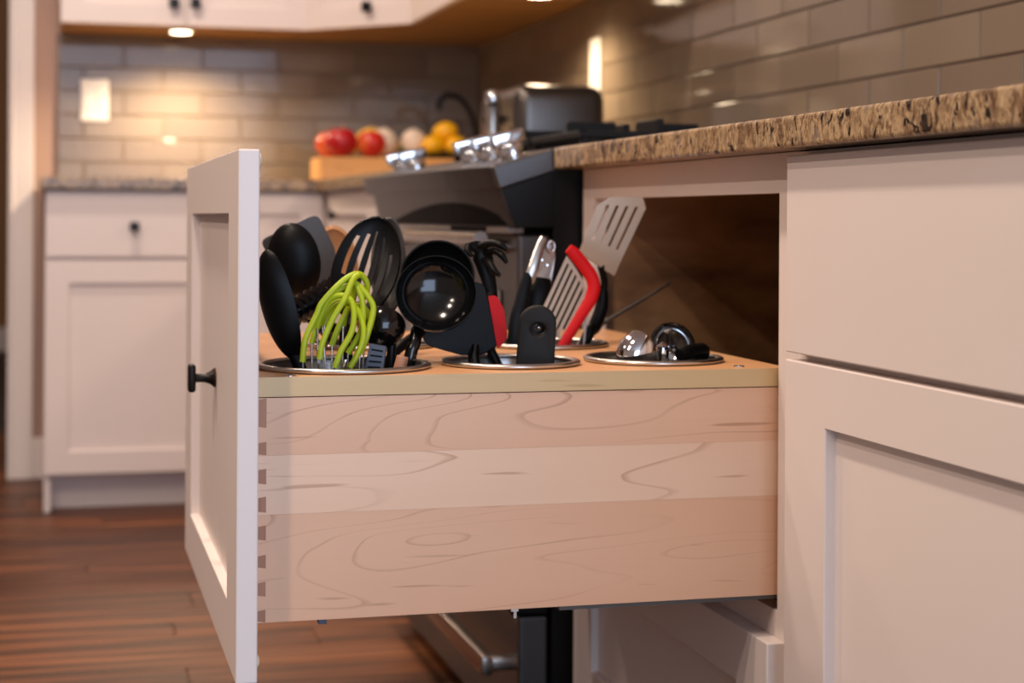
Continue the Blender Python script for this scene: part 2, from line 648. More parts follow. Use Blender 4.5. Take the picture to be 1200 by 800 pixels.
# ------------------------------------------------------------------ near cabinet on the right
XF = 0.72
c1 = thing('base_cabinet', (1.0, 1.14, 0), 'near white base cabinet, plain drawer front above a wide framed door', 'cabinet', None)
body = MB()
body.box(0.741, 0.76, 0.62, 1.639, 0.105, 0.88)
body.box(0.76, 1.30, 0.62, 0.638, 0.105, 0.88).box(0.76, 1.30, 1.621, 1.639, 0.105, 0.88).box(1.28, 1.30, 0.638, 1.621, 0.105, 0.88)
body.box(0.80, 1.30, 0.62, 1.639, 0.0, 0.105)
body.build('body', 'paint', c1)
dr = MB().box(XF, 0.741, 0.655, 1.623, 0.674, 0.875).build('drawer', 'paint', c1, bevel=0.0016)
bar_knob(dr, (XF, 1.075, 0.775), (-1, 0, 0))
d1 = shaker('door', c1, (XF, 0.655, 0.115), (0, 1, 0), (-1, 0, 0), 0.97, 0.115, 0.6665, stile=0.096, rail=0.061)
bar_knob(d1, (XF, 0.70, 0.62), (-1, 0, 0))

# ------------------------------------------------------------------ cabinet that holds the pull-out
c2 = thing('pull_out_cabinet', (1.0, 2.03, 0), 'white cabinet with an open dark plywood interior beside the black range, its pull-out drawn out', 'cabinet')
ff = MB()
ff.box(0.741, 0.76, 1.6395, 1.6885, 0.105, 0.8805)
ff.box(0.741, 0.76, 2.346, 2.397, 0.105, 0.8805)
ff.box(0.741, 0.76, 1.6885, 2.346, 0.838, 0.8805)
ff.box(0.741, 0.76, 1.6885, 2.346, 0.345, 0.392)
ff.build('face_frame', 'paint', c2)
bx = MB()
bx.box(0.7605, 1.31, 1.661, 1.679, 0.105, 0.8805)
bx.box(0.7605, 1.31, 2.362, 2.38, 0.105, 0.8805)
bx.box(1.295, 1.31, 1.679, 2.362, 0.105, 0.8805)
bx.box(0.7605, 1.295, 1.679, 2.362, 0.38, 0.39)
bx.box(0.7605, 1.295, 1.679, 2.362, 0.105, 0.12)
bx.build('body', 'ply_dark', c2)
MB().box(0.80, 0.82, 1.661, 2.397, 0.0, 0.104).build('toe_kick', 'paint', c2)
shaker('drawer_front', c2, (XF, 1.667, 0.115), (0, 1, 0), (-1, 0, 0), 0.70, 0.115, 0.3636, stile=0.086, rail=0.061)
ch = MB().box(0.762, 1.28, 1.680, 1.686, 0.393, 0.402).box(0.762, 1.28, 1.686, 1.72, 0.3925, 0.395)
ch.build('slide_rail', 'black', c2, label='black metal slide rail')
MB().box(0.775, 1.28, 2.328, 2.36, 0.3925, 0.402).build('slide_rail', 'black', c2)

# ------------------------------------------------------------------ the pull-out itself
YN, YFAR = 1.6925, 2.338
p1 = thing('utensil_pull_out', (0.46, 2.015, 0.40), 'pulled-out maple utensil drawer with dovetailed side and a white framed front', 'pull-out')
df = shaker('drawer_front', p1, (0.1656, 1.667, 0.356), (0, 1, 0), (-1, 0, 0), 0.702, 0.356, 0.8752, stile=0.098, rail=0.063)
bar_knob(df, (0.1766, 2.030, 0.620), (-1, 0, 0))
for (q, zz) in ((1.690, 0.866), (1.690, 0.372)):
    MB().lathe([(0, 0), (0.007, 0), (0.0066, 0.0025), (0.004, 0.0042), (0, 0.0046)], (0.1866, q, zz), (1, 0, 0), 16).build('bumper', 'clear_rubber', df, smooth=True, label='clear rubber bumper')
# side glued up from three boards, dovetail pins of the front let into its end
X0, X1 = 0.1868, 0.755
zb = [0.4085, 0.515, 0.5735, 0.6305]
boards = []
for k, mm in enumerate(('maple', 'maple_pale', 'maple')):
    gap = 0.00005
    boards.append(MB().box(X0, X1, YN, YN + 0.015, zb[k] + gap, zb[k + 1] - gap).build('side_board', mm, p1, loc=(X0, YN, zb[k])))
pins = [(470, 502.5), (519, 535), (551, 569.6), (584, 603), (618, 636), (653, 669), (685, 702.5), (718, 733)]
for (ya, yb) in pins:
    za = 0.6306 - (ya - 467) / 266.7 * 0.2222
    zc = 0.6306 - (yb - 467) / 266.7 * 0.2222
    if ya == 470:
        za = 0.6302
    bd = boards[0] if za < zb[1] else (boards[1] if za < zb[2] else boards[2])
    e = 0.0016
    MB().prism([(X0, YN, zc + e), (X0 + 0.0102, YN, zc), (X0 + 0.0102, YN, za), (X0, YN, za - e)], (0, -0.0003, 0)).build('dovetail', 'end_grain', bd)
MB().box(X0, X1, YFAR - 0.015, YFAR, 0.4085, 0.6305).build('side_board', 'maple', p1)
MB().box(X1 - 0.015, X1, YN + 0.0152, YFAR - 0.0152, 0.4085, 0.6305).build('back_board', 'maple', p1)
MB().box(X0 + 0.0002, X0 + 0.015, YN + 0.0152, YFAR - 0.0152, 0.4085, 0.6305).build('front_board', 'maple', p1)
MB().box(X0 + 0.0152, X1 - 0.0152, YN + 0.0152, YFAR - 0.0152, 0.417, 0.423).build('bottom_board', 'maple', p1)

BINS = [(0.2894, 1.7880, 0.0920), (0.4725, 1.7946, 0.0767), (0.6409, 1.8054, 0.0787), (0.5830, 2.0440, 0.0790), (0.370, 2.075, 0.080)]


def board_with_holes(name, x0, x1, y0, y1, z0, z1, holes, m, parent):
    cu = bpy.data.curves.new(name, 'CURVE')
    cu.dimensions = '2D'
    cu.fill_mode = 'BOTH'
    cu.extrude = (z1 - z0) / 2
    sp = cu.splines.new('POLY')
    q = [(x0, y0), (x1, y0), (x1, y1), (x0, y1)]
    sp.points.add(3)
    for k, (a, b) in enumerate(q):
        sp.points[k].co = (a, b, 0, 1)
    sp.use_cyclic_u = True
    for (a, b, r) in holes:
        sp = cu.splines.new('POLY')
        sp.points.add(47)
        for k in range(48):
            t = 2 * math.pi * k / 48
            sp.points[k].co = (a + r * math.cos(t), b + r * math.sin(t), 0, 1)
        sp.use_cyclic_u = True
    tmp = bpy.data.objects.new('tmp', cu)
    COL.objects.link(tmp)
    dg = bpy.context.evaluated_depsgraph_get()
    me = bpy.data.meshes.new_from_object(tmp.evaluated_get(dg))
    bpy.data.objects.remove(tmp)
    mb = MB()
    mb.v = [(v.co.x, v.co.y, v.co.z + (z0 + z1) / 2) for v in me.vertices]
    mb.f = [tuple(p.vertices) for p in me.polygons]
    bpy.data.meshes.remove(me)
    return mb.build(name, m, parent)


ZT = 0.651
tb = board_with_holes('top_board', X0, X1, YN + 0.001, YFAR, 0.6315, ZT, [(a, b, r - 0.006) for a, b, r in BINS], 'maple_top', p1)
MB().box(X0, X1, YN - 0.0004, YN + 0.001, 0.6315, ZT - 0.0001).build('edge_band', 'edge_band', p1, label='pale edge banding strip')
for (a, b) in ((0.2215, 1.7035), (0.706, 1.7135), (0.2215, 2.32), (0.706, 2.32)):
    s = MB()
    s.lathe([(0, 0.0012), (0.002, 0.0012), (0.0024, 0.0009), (0.0052, 0.0012), (0.006, 0.0004), (0.006, 0)], (a, b, ZT), (0, 0, 1), 16)
    s.build('screw', 'chrome', tb, smooth=True, label='small steel screw cap')
MB().box(0.50, X1 + 0.02, YN + 0.0005, YN + 0.012, 0.4045, 0.4083).build('slide', 'grey_nylon', p1, label='dark metal slide under the side')
MB().box(0.2500, 0.2585, YN + 0.002, YN + 0.012, 0.4035, 0.4083).build('slide_clip', 'blue_grey', p1, bevel=0.0006)
hk = MB().box(0.449, 0.4565, YN + 0.002, YN + 0.004, 0.4055, 0.4083).box(0.4515, 0.4545, YN + 0.002, YN + 0.004, 0.3985, 0.4056)
hk.build('hook', 'steel', p1)

names = ['front row, under the lime whisk', 'middle of the front row', 'front row, with chrome scoops', 'back row, holding tongs and turners', 'back row, mostly hidden behind the ladles']
for k, (a, b, r) in enumerate(BINS):
    bt = thing('utensil_bin', (a, b, 0.43), 'round steel bin in the drawer top, ' + names[k], 'bin', 'steel bins in the drawer top')
    sh = MB()
    ri = r - 0.0075
    sh.lathe([(0, 0.43), (ri - 0.009, 0.43), (ri - 0.007, 0.433), (ri - 0.005, 0.630), (ri, ZT - 0.004), (ri, ZT + 0.001), (ri - 0.001, ZT + 0.001), (ri - 0.001, ZT - 0.004), (ri - 0.006, 0.630), (ri - 0.008, 0.434), (ri - 0.010, 0.431), (0, 0.431)], (a, b, 0), (0, 0, 1), 48)
    sh.build('shell', 'steel', bt, smooth=True)
    rm = MB()
    prof = [(r - 0.0045 + 0.0046 * math.cos(t), ZT + 0.0030 + 0.0029 * math.sin(t)) for t in [2 * math.pi * i / 12 for i in range(12)]]
    rm.lathe(prof, (a, b, 0), (0, 0, 1), 64, closed=True)
    rm.build('rim', 'steel', bt, smooth=True)

# ------------------------------------------------------------------ worktops
wt = MB().box(0.698, XR, 0.45, 2.405, 0.8815, 0.9135).build('worktop', 'granite', bevel=0.004, seg=3)
tag(wt, 'near speckled brown granite worktop with a thick polished edge above the white drawers', 'worktop')
L = MB().prism([(-0.058, 4.775, 0.8815), (0.698, 4.775, 0.8815), (0.698, 3.342, 0.8815), (XR, 3.342, 0.8815), (XR, YB, 0.8815), (-0.058, YB, 0.8815)], (0, 0, 0.032))
tag(L.build('worktop', 'granite', bevel=0.004, seg=3), 'far granite worktop turning the corner below the tiled back wall', 'worktop')

# ------------------------------------------------------------------ range
rg = thing('range', (0.98, 2.87, 0), 'black and stainless slide-in range with chrome knobs on a sloping ledge', 'range')
RY0, RY1 = 2.412, 3.335
MB().box(0.700, 1.30, RY0, RY1, 0.0, 0.900).build('body', 'range_black', rg, bevel=0.002)
MB().box(0.705, 1.305, RY0, RY1, 0.9005, 0.914).build('cooktop', 'glass_black', rg, bevel=0.003)
# sloping ledge that carries the knobs, slightly bowed
fx = [(0.608, RY0), (0.598, RY0 + 0.03), (0.578, 2.62), (0.570, 2.87), (0.568, 3.12), (0.570, RY1 - 0.03), (0.580, RY1)]
fp = smooth_path([(a, b, 0) for a, b in fx], 4)
ld = MB()
n = len(fp)
vs = []
for p in fp:
    vs += [(p.x, p.y, 0.8845), (p.x + 0.011, p.y, 0.8515), (0.704, p.y, 0.879), (0.704, p.y, 0.9125)]
fs = [(i * 4 + j, i * 4 + (j + 1) % 4, (i + 1) * 4 + (j + 1) % 4, (i + 1) * 4 + j) for i in range(n - 1) for j in range(4)] + [(0, 1, 2, 3), tuple(range(4 * n - 4, 4 * n))]
ld.add(vs, fs)
ld.build('ledge', 'range_steel', rg, bevel=0.003, seg=3, label='stainless front ledge')
# slanted display face under the ledge with a black arch, closed by a black cheek
fc = MB()
vs = []
for p in fp:
    vs += [(p.x + 0.022, p.y + (0.004 if p is fp[0] else 0), 0.8535), (p.x + 0.036, p.y + (0.004 if p is fp[0] else 0), 0.797), (0.69, p.y, 0.797), (0.69, p.y, 0.87)]
fc.add(vs, fs)
fc.build('console_face', 'range_steel', rg)
ck = MB().prism([(0.6195, RY0 - 0.002, 0.8505), (0.641, RY0 - 0.002, 0.7965), (0.699, RY0 - 0.002, 0.7965), (0.699, RY0 - 0.002, 0.8775)], (0, 0.005, 0))
ck.build('cheek', 'range_black', rg, label='black end cheek')
arch = []
for k in range(25):
    t = k / 24
    yy = 2.43 + 0.74 * t
    arch.append((yy, 0.799 + 0.034 * math.sin(math.pi * t ** 0.65) ** 0.9))


def face_pt(yy, z, d):
    q = min(range(len(fp) - 1), key=lambda i: abs((fp[i].y + fp[i + 1].y) / 2 - yy))
    a, b = fp[q], fp[q + 1]
    t = (yy - a.y) / max(1e-6, b.y - a.y)
    x = a.x + (b.x - a.x) * t
    return (x + 0.022 + (0.8535 - z) / 0.0565 * 0.014 - d, yy, z)


am = MB()
vs = []
for (yy, z) in arch:
    vs += [face_pt(yy, 0.7985, 0.0015), face_pt(yy, z, 0.0015), face_pt(yy, z, -0.002), face_pt(yy, 0.7985, -0.002)]
n = len(arch)
am.add(vs, [(i * 4 + j, i * 4 + (j + 1) % 4, (i + 1) * 4 + (j + 1) % 4, (i + 1) * 4 + j) for i in range(n - 1) for j in range(4)])
am.build('display', 'display', rg, label='black arched display glass')
MB().box(0.634, 0.66, RY0 + 0.02, RY1 - 0.02, 0.7865, 0.7962).build('vent_strip', 'range_steel_light', rg, bevel=0.001)
MB().box(0.6325, 0.6345, 2.56, 2.80, 0.788, 0.795).build('vent_slot', 'display', rg)
# oven door with window and bar handle
MB().box(0.648, 0.698, RY0 + 0.006, RY1 - 0.006, 0.255, 0.785).build('oven_door', 'range_steel', rg, bevel=0.006, seg=3)
od = rg.children[-1]
MB().box(0.6455, 0.6485, RY0 + 0.10, RY1 - 0.10, 0.34, 0.70).build('oven_window', 'glass_black', od, bevel=0.001)
hd = MB().tube([(0.602, RY0 + 0.05, 0.778), (0.598, 2.87, 0.778), (0.602, RY1 - 0.05, 0.778)], 0.0115, 16)
for yy in (RY0 + 0.07, RY1 - 0.07):
    hd.tube([(0.602, yy, 0.778), (0.65, yy, 0.765)], 0.009, 12)
hd.build('handle', 'range_steel_light', od, smooth=True, label='stainless bar handle')
# warming drawer; the shaded gap above it is a solid strip coloured black
wd = MB().box(0.652, 0.698, RY0 + 0.006, RY1 - 0.006, 0.03, 0.225).build('warming_drawer', 'range_steel', rg, bevel=0.006, seg=3)
MB().box(0.640, 0.697, RY0 + 0.004, RY1 - 0.004, 0.2262, 0.2545).build('gap_strip', 'range_black', rg, bevel=0.004)
h2 = MB().box(0.594, 0.612, RY0 + 0.0, RY1 - 0.03, 0.142, 0.172)
h2.box(0.610, 0.653, RY0 + 0.004, RY0 + 0.026, 0.147, 0.168).box(0.608, 0.653, RY1 - 0.06, RY1 - 0.04, 0.150, 0.168)
h2.build('handle', 'range_steel_light', wd, bevel=0.004, smooth=True, seg=3, label='stainless drawer handle')
# knobs on the ledge
sl = Vector((-0.28, 0, 0.96)).normalized()


def range_knob(y, x):
    b = Vector((x, y, 0.8835 + (x - 0.606) * 0.29))
    mb = MB()
    mb.lathe([(0, 0), (0.024, 0), (0.024, 0.004), (0.019, 0.006), (0.019, 0.021), (0.017, 0.0235), (0, 0.0235)], b, sl, 24)
    k = mb.build('knob', 'chrome', rg, smooth=True)
    g2 = MB()
    t = sl.cross(Vector((0, 1, 0))).normalized()
    g2.obox(b + sl * 0.0215 - t * 0.026 - Vector((0, 0.008, 0)), t * 0.052, Vector((0, 0.016, 0)), sl * 0.021)
    g2.build('knob_grip', 'chrome', k, bevel=0.003, smooth=True, seg=3)


for yy in (2.475, 2.60, 2.725):
    range_knob(yy, 0.655)
for yy in (3.14, 3.27):
    range_knob(yy, 0.645)
# three cast iron grates
for k in range(3):
    y0 = RY0 + 0.03 + k * 0.29
    y1 = y0 + 0.28
    gm = MB()
    zt, zl = 0.962, 0.940
    for (a, b, c, d) in ((0.75, 1.28, y0, y0 + 0.014), (0.75, 1.28, y1 - 0.014, y1), (0.75, 0.764, y0, y1), (1.266, 1.28, y0, y1), (1.008, 1.022, y0, y1)):
        gm.box(a, b, c, d, zl - 0.010, zl + 0.002)
    for cx in (0.88, 1.15):
        cy = (y0 + y1) / 2
        gm.box(cx - 0.11, cx - 0.03, cy - 0.006, cy + 0.006, zl, zt).box(cx + 0.03, cx + 0.11, cy - 0.006, cy + 0.006, zl, zt)
        gm.box(cx - 0.006, cx + 0.006, y0 + 0.01, cy - 0.03, zl, zt).box(cx - 0.006, cx + 0.006, cy + 0.03, y1 - 0.01, zl, zt)
    for a in (0.752, 1.266):
        for b in (y0, y1 - 0.014):
            gm.box(a, a + 0.013, b, b + 0.014, 0.9142, zl - 0.008)
    gm.build('grate', 'iron', rg, bevel=0.002, seg=1)

# ------------------------------------------------------------------ far base cabinets
c3 = thing('base_cabinet', (0.2, 5.1, 0), 'far white base cabinet left of the corner with a small dark knob on its drawer', 'cabinet')
YC = 4.80
b3 = MB().box(-0.043, 0.428, YC + 0.021, YB, 0.104, 0.8805).box(-0.043, -0.025, YC + 0.021, YB, 0, 0.104).box(-0.025, 0.428, YC + 0.09, YB, 0, 0.104)
b3.build('body', 'paint', c3, bevel=0.001, seg=1)
d3 = MB().box(-0.040, 0.425, YC, YC + 0.021, 0.697, 0.877).build('drawer', 'paint', c3, bevel=0.0016)
square_knob(d3, (0.1940, 4.8000, 0.7797), (0, -1, 0))
shaker('door', c3, (-0.040, YC, 0.104), (1, 0, 0), (0, -1, 0), 0.465, 0.104, 0.686)
c4 = thing('base_cabinet', (0.57, 5.1, 0), 'far white base cabinet behind the pull-out front, one tall framed door into the corner', 'cabinet')
MB().box(0.431, 0.7405, YC + 0.021, YB, 0.104, 0.8805).box(0.431, 0.7405, YC + 0.09, YB, 0, 0.104).build('body', 'paint', c4, bevel=0.001, seg=1)
shaker('door', c4, (0.434, YC, 0.104), (1, 0, 0), (0, -1, 0), 0.28, 0.104, 0.877)
c5 = thing('base_cabinet', (1.0, 4.05, 0), 'white base cabinet between the far corner and the range, with one dark knob in view', 'cabinet')
MB().box(0.741, 1.31, 3.345, YC + 0.015, 0.104, 0.8805).box(0.81, 1.31, 3.345, YC + 0.015, 0, 0.104).build('body', 'paint', c5, bevel=0.001, seg=1)
d5 = shaker('door', c5, (XF, 4.06, 0.104), (0, 1, 0), (-1, 0, 0), 0.69, 0.104, 0.877)
square_knob(d5, (0.7180, 4.5663, 0.8143), (-1, 0, 0))
d5b = shaker('door', c5, (XF, 3.36, 0.104), (0, 1, 0), (-1, 0, 0), 0.69, 0.104, 0.877)

# ------------------------------------------------------------------ wall cabinets
ZU = 1.372
YU = 5.12
u1 = thing('wall_cabinet', (0.35, 5.3, ZU), 'white two-door wall cabinet on the back wall above the switch plate', 'cabinet')
MB().box(-0.005, 0.708, YU, YB, ZU + 0.006, 2.2).build('body', 'paint', u1, bevel=0.001, seg=1)
MB().box(-0.004, 0.707, YU + 0.001, YB, ZU + 0.0005, ZU + 0.0055).build('underside', 'under_wood', u1, label='warm wood underside')
da = shaker('door', u1, (-0.005, YU - 0.021, ZU - 0.004), (1, 0, 0), (0, -1, 0), 0.355, ZU - 0.004, 2.19)
db = shaker('door', u1, (0.353, YU - 0.021, ZU - 0.004), (1, 0, 0), (0, -1, 0), 0.355, ZU - 0.004, 2.19)
square_knob(da, (0.3164, 5.0990, 1.4334), (0, -1, 0), 0.015)
square_knob(db, (0.3782, 5.0990, 1.4357), (0, -1, 0), 0.015)
u2 = thing('wall_cabinet', (1.05, 5.2, ZU), 'white diagonal corner wall cabinet above the fruit', 'cabinet')
poly = [(0.711, YB), (0.711, YU), (0.99, 4.841), (XR, 4.841), (XR, YB)]
MB().prism([(a, b, ZU + 0.006) for a, b in poly], (0, 0, 0.83)).build('body', 'paint', u2, bevel=0.001, seg=1)
MB().prism([(a, b, ZU + 0.0005) for a, b in poly], (0, 0, 0.005)).build('underside', 'under_wood', u2, label='warm wood underside')
dg_a = Vector((1, -1, 0)).normalized()
dg_n = Vector((-1, -1, 0)).normalized()
o2 = Vector((0.711, YU, ZU - 0.004)) + dg_n * 0.021 + dg_a * 0.004
d2 = shaker('door', u2, o2, dg_a, dg_n, 0.386, ZU - 0.004, 2.19)
square_knob(d2, o2 + dg_a * 0.24 + UP * 0.055, dg_n, 0.015)
u3 = thing('wall_cabinet', (1.15, 4.1, ZU), 'white wall cabinet on the right wall, mostly its wood underside in view', 'cabinet')
MB().box(0.99, XR, 3.40, 4.838, ZU + 0.006, 2.2).build('body', 'paint', u3, bevel=0.001, seg=1)
MB().box(0.991, XR, 3.401, 4.837, ZU + 0.0005, ZU + 0.0055).build('underside', 'under_wood', u3, label='warm wood underside')
shaker('door', u3, (0.969, 4.12, ZU - 0.004), (0, 1, 0), (-1, 0, 0), 0.70, ZU - 0.004, 2.19)
shaker('door', u3, (0.969, 3.405, ZU - 0.004), (0, 1, 0), (-1, 0, 0), 0.70, ZU - 0.004, 2.19)


def puck(p, label, power):
    t = thing('puck_light', p, label, 'light', 'under-cabinet puck lights')
    MB().lathe([(0, 0), (0.036, 0), (0.036, -0.008), (0.033, -0.010), (0.031, -0.0095), (0.031, -0.004), (0, -0.004)], p, (0, 0, 1), 32).build('ring', 'plate_white', t, smooth=True)
    MB().lathe([(0, -0.0065), (0.0305, -0.0065), (0.0305, -0.0105), (0.02, -0.012), (0, -0.0125)], p, (0, 0, 1), 32).build('lens', 'puck', t, smooth=True)
    d = bpy.data.lights.new('puck_lamp', 'SPOT')
    d.energy = power
    d.color = (1.0, 0.77, 0.50)
    d.spot_size = math.radians(160)
    d.spot_blend = 1.0
    d.shadow_soft_size = 0.028
    o = bpy.data.objects.new('puck_lamp', d)
    COL.objects.link(o)
    o.parent = t
    o.location = (0, 0, -0.045)


puck((0.345, 5.225, ZU), 'round lit puck lamp under the back wall cabinet, below its paired knobs', 40)
puck((1.15, 4.10, ZU), 'round lit puck lamp under the right wall cabinet, above the wall outlet', 21)

# ------------------------------------------------------------------ plates on the tile
sp = thing('switch_plate', (0.09, YB, 1.166), 'white switch plate on the left end of the tiled back wall', 'switch')
MB().box(0.055, 0.140, YB - 0.006, YB - 0.0005, 1.103, 1.232).build('plate', 'plate_white', sp, bevel=0.003)
for xx in (0.077, 0.118):
    MB().box(xx - 0.0165, xx + 0.0165, YB - 0.009, YB - 0.0045, 1.135, 1.20).build('rocker', 'plate_white', sp, bevel=0.002)
ot = thing('outlet', (XR, 4.165, 1.187), 'white outlet plate on the tiled right wall behind the toaster', 'outlet')
MB().box(XR - 0.006, XR - 0.0005, 4.125, 4.205, 1.11, 1.27).build('plate', 'plate_white', ot, bevel=0.003)
MB().box(XR - 0.009, XR - 0.0045, 4.148, 4.182, 1.155, 1.225).build('socket', 'plate_white', ot, bevel=0.002)

# ------------------------------------------------------------------ things on the far worktop
bk = MB().box(0.712, 1.115, 4.83, 5.03, 0.9142, 0.980).build('cutting_board', 'block', bevel=0.004)
tag(bk, 'thick pale wooden board on the far worktop under the fruit', 'board')


def apple(c, r, m, label):
    t = thing('apple', (c[0], c[1], c[2] - r), label, 'apple', 'apples on the board')

    def fn(p):
        k = 1 - 0.16 * max(0, p.z) ** 6 * 1.6
        q = p.copy()
        rr = math.hypot(p.x, p.y)
        q.z = p.z * 0.92 - (0.26 * math.exp(-(rr / 0.28) ** 2) if p.z > 0 else -0.18 * math.exp(-(rr / 0.25) ** 2))
        s = 1 + 0.05 * p.z
        q.x *= s
        q.y *= s
        return q
    MB().ball(c, r, r, r, 28, 20, fn).build('skin', m, t, smooth=True)
    MB().tube([(c[0], c[1], c[2] + r * 0.62), (c[0] + 0.003, c[1], c[2] + r * 0.95), (c[0] + 0.007, c[1], c[2] + r * 1.08)], 0.0018, 8).build('stem', 'spoon_wood', t)


ZB = 0.980
apple((0.778, 4.885, ZB + 0.044), 0.048, 'apple_red', 'deep red apple at the front left of the board')
apple((0.760, 4.972, ZB + 0.041), 0.044, 'apple_orange', 'orange-red apple half hidden behind the deep red one')
apple((0.866, 4.885, ZB + 0.041), 0.044, 'apple_orange', 'orange-red apple at the front, right of the deep red one')


def lemon(c, r, ax, label):
    ax = Vector(ax).normalized()
    prof = []
    for k in range(17):
        t = math.pi * k / 16
        h = -math.cos(t)
        prof.append((r * math.sin(t) ** 0.9, r * 1.18 * h + (0.10 * r * (abs(h) ** 14) * (1 if h > 0 else -1))))
    o = MB().lathe(prof, c, ax, 24).build('lemon', 'lemon', loc=c, smooth=True)
    tag(o, label, 'lemon', 'lemons on the dark dish')


def onion(c, r, label):
    t = thing('onion', (c[0], c[1], c[2] - r), label, 'onion', 'white onions on the board')
    prof = [(0, -r), (r * 0.55, -r * 0.86), (r * 0.92, -r * 0.4), (r, 0.1 * r), (r * 0.93, r * 0.6), (r * 0.68, r * 0.98), (r * 0.3, r * 1.16), (r * 0.1, r * 1.24), (0, r * 1.25)]
    MB().lathe([tuple(p) for p in prof], c, (0, 0, 1), 24).build('bulb', 'onion', t, smooth=True, sub=1)
    MB().lathe([(0, -r * 1.02), (r * 0.2, -r * 1.02), (r * 0.22, -r * 0.95), (0, -r * 0.93)], c, (0, 0, 1), 12).build('root', 'spoon_wood', t)


onion((0.918, 4.960, ZB + 0.043), 0.040, 'white onion between the yellow banana and the green leaf')
onion((1.006, 4.955, ZB + 0.043), 0.040, 'white onion right of the green leaf, beside the lemons')
bn = MB().tube(smooth_path([(0.835, 5.005, ZB + 0.018), (0.855, 5.010, ZB + 0.060), (0.89, 5.012, ZB + 0.080), (0.95, 5.012, ZB + 0.055), (0.985, 5.012, ZB + 0.03)], 5),
               lerp_list([0.005, 0.015, 0.017, 0.015, 0.005], 5), 12).build('banana', 'banana', loc=(0.91, 5.01, ZB), smooth=True)
tag(bn, 'yellow banana lying behind the apples and the first onion', 'banana')
lf = MB().sheet(lambda u, v: (0.962 + u * 0.014 * math.sin(math.pi * min(0.98, v + 0.04)), 4.915 - 0.004 * u * u, ZB + 0.002 + 0.038 * v), [-1, -0.5, 0, 0.5, 1], [k / 8 for k in range(9)], thick=0.001)
tag(lf.build('leaf', 'leaf', loc=(0.962, 4.915, ZB), smooth=True), 'small dark green leaf between the two white onions', 'leaf')
dish = MB().lathe([(0, 0), (0.045, 0), (0.062, 0.012), (0.066, 0.016), (0.064, 0.017), (0.043, 0.004), (0, 0.003)], (1.092, 4.93, ZB + 0.0005), (0, 0, 1), 32)
tag(dish.build('dish', 'iron', loc=(1.092, 4.93, ZB), smooth=True), 'dark shallow dish under the lemons on the board', 'dish')
lemon((1.058, 4.925, ZB + 0.041), 0.031, (1, 0.2, 0.1), 'lemon on the left of the dark dish')
lemon((1.128, 4.918, ZB + 0.039), 0.032, (0.8, 0.5, 0), 'lemon on the right of the dark dish, lowest of the three')
lemon((1.100, 4.950, ZB + 0.083), 0.031, (0.9, -0.3, 0.2), 'lemon on top of the other two')
hk = thing('banana_hook', (1.245, 5.12, 0.914), 'curved black gooseneck hook standing behind the lemons', 'hook')
MB().lathe([(0, 0.9142), (0.055, 0.9142), (0.055, 0.920), (0.01, 0.924), (0, 0.924)], (1.245, 5.12, 0), (0, 0, 1), 24).build('foot', 'iron', hk, smooth=True)
MB().tube(smooth_path([(1.245, 5.12, 0.92), (1.24, 5.12, 1.04), (1.222, 5.12, 1.12), (1.19, 5.12, 1.17), (1.15, 5.12, 1.186), (1.122, 5.12, 1.168), (1.118, 5.12, 1.14)], 6), 0.0085, 12).build('neck', 'iron', hk, smooth=True)

ts = thing('toaster', (1.09, 3.88, 0.914), 'dark grey toaster on the worktop behind the range, below the wall outlet', 'toaster')
MB().box(0.985, 1.20, 3.70, 4.06, 0.922, 1.112).build('shell', 'toaster', ts, bevel=0.035, smooth=True, seg=5)
MB().box(0.995, 1.19, 3.71, 4.05, 0.9142, 0.9225).build('base', 'iron', ts)
for xx in (1.035, 1.115):
    MB().box(xx, xx + 0.032, 3.76, 4.00, 1.1115, 1.1132).build('bread_slot', 'dark_gap', ts)
MB().box(0.9835, 0.9855, 3.84, 3.90, 0.955, 1.075).build('lever_slot', 'dark_gap', ts)
MB().box(0.960, 0.9845, 3.825, 3.915, 1.03, 1.048).build('lever', 'iron', ts, bevel=0.005)
sk = thing('pepper_mill', (0.86, 3.42, 0.914), 'slim chrome pepper mill standing in front of the toaster', 'mill')
pm_c = (0.86, 3.42, 0)
MB().lathe([(0, 0.9142), (0.017, 0.9142), (0.017, 0.93), (0.0125, 0.94), (0.0125, 1.035), (0.014, 1.04), (0, 1.04)], pm_c, (0, 0, 1), 24).build('mill_body', 'steel', sk, smooth=True)
MB().lathe([(0, 1.0405), (0.014, 1.0405), (0.0165, 1.05), (0.0165, 1.062), (0.012, 1.072), (0, 1.075)], pm_c, (0, 0, 1), 24).build('mill_cap', 'chrome', sk, smooth=True)

# ------------------------------------------------------------------ utensils


def utensil(name, base_pt, label, cat, group=None):
    return thing(name, base_pt, label, cat, group)


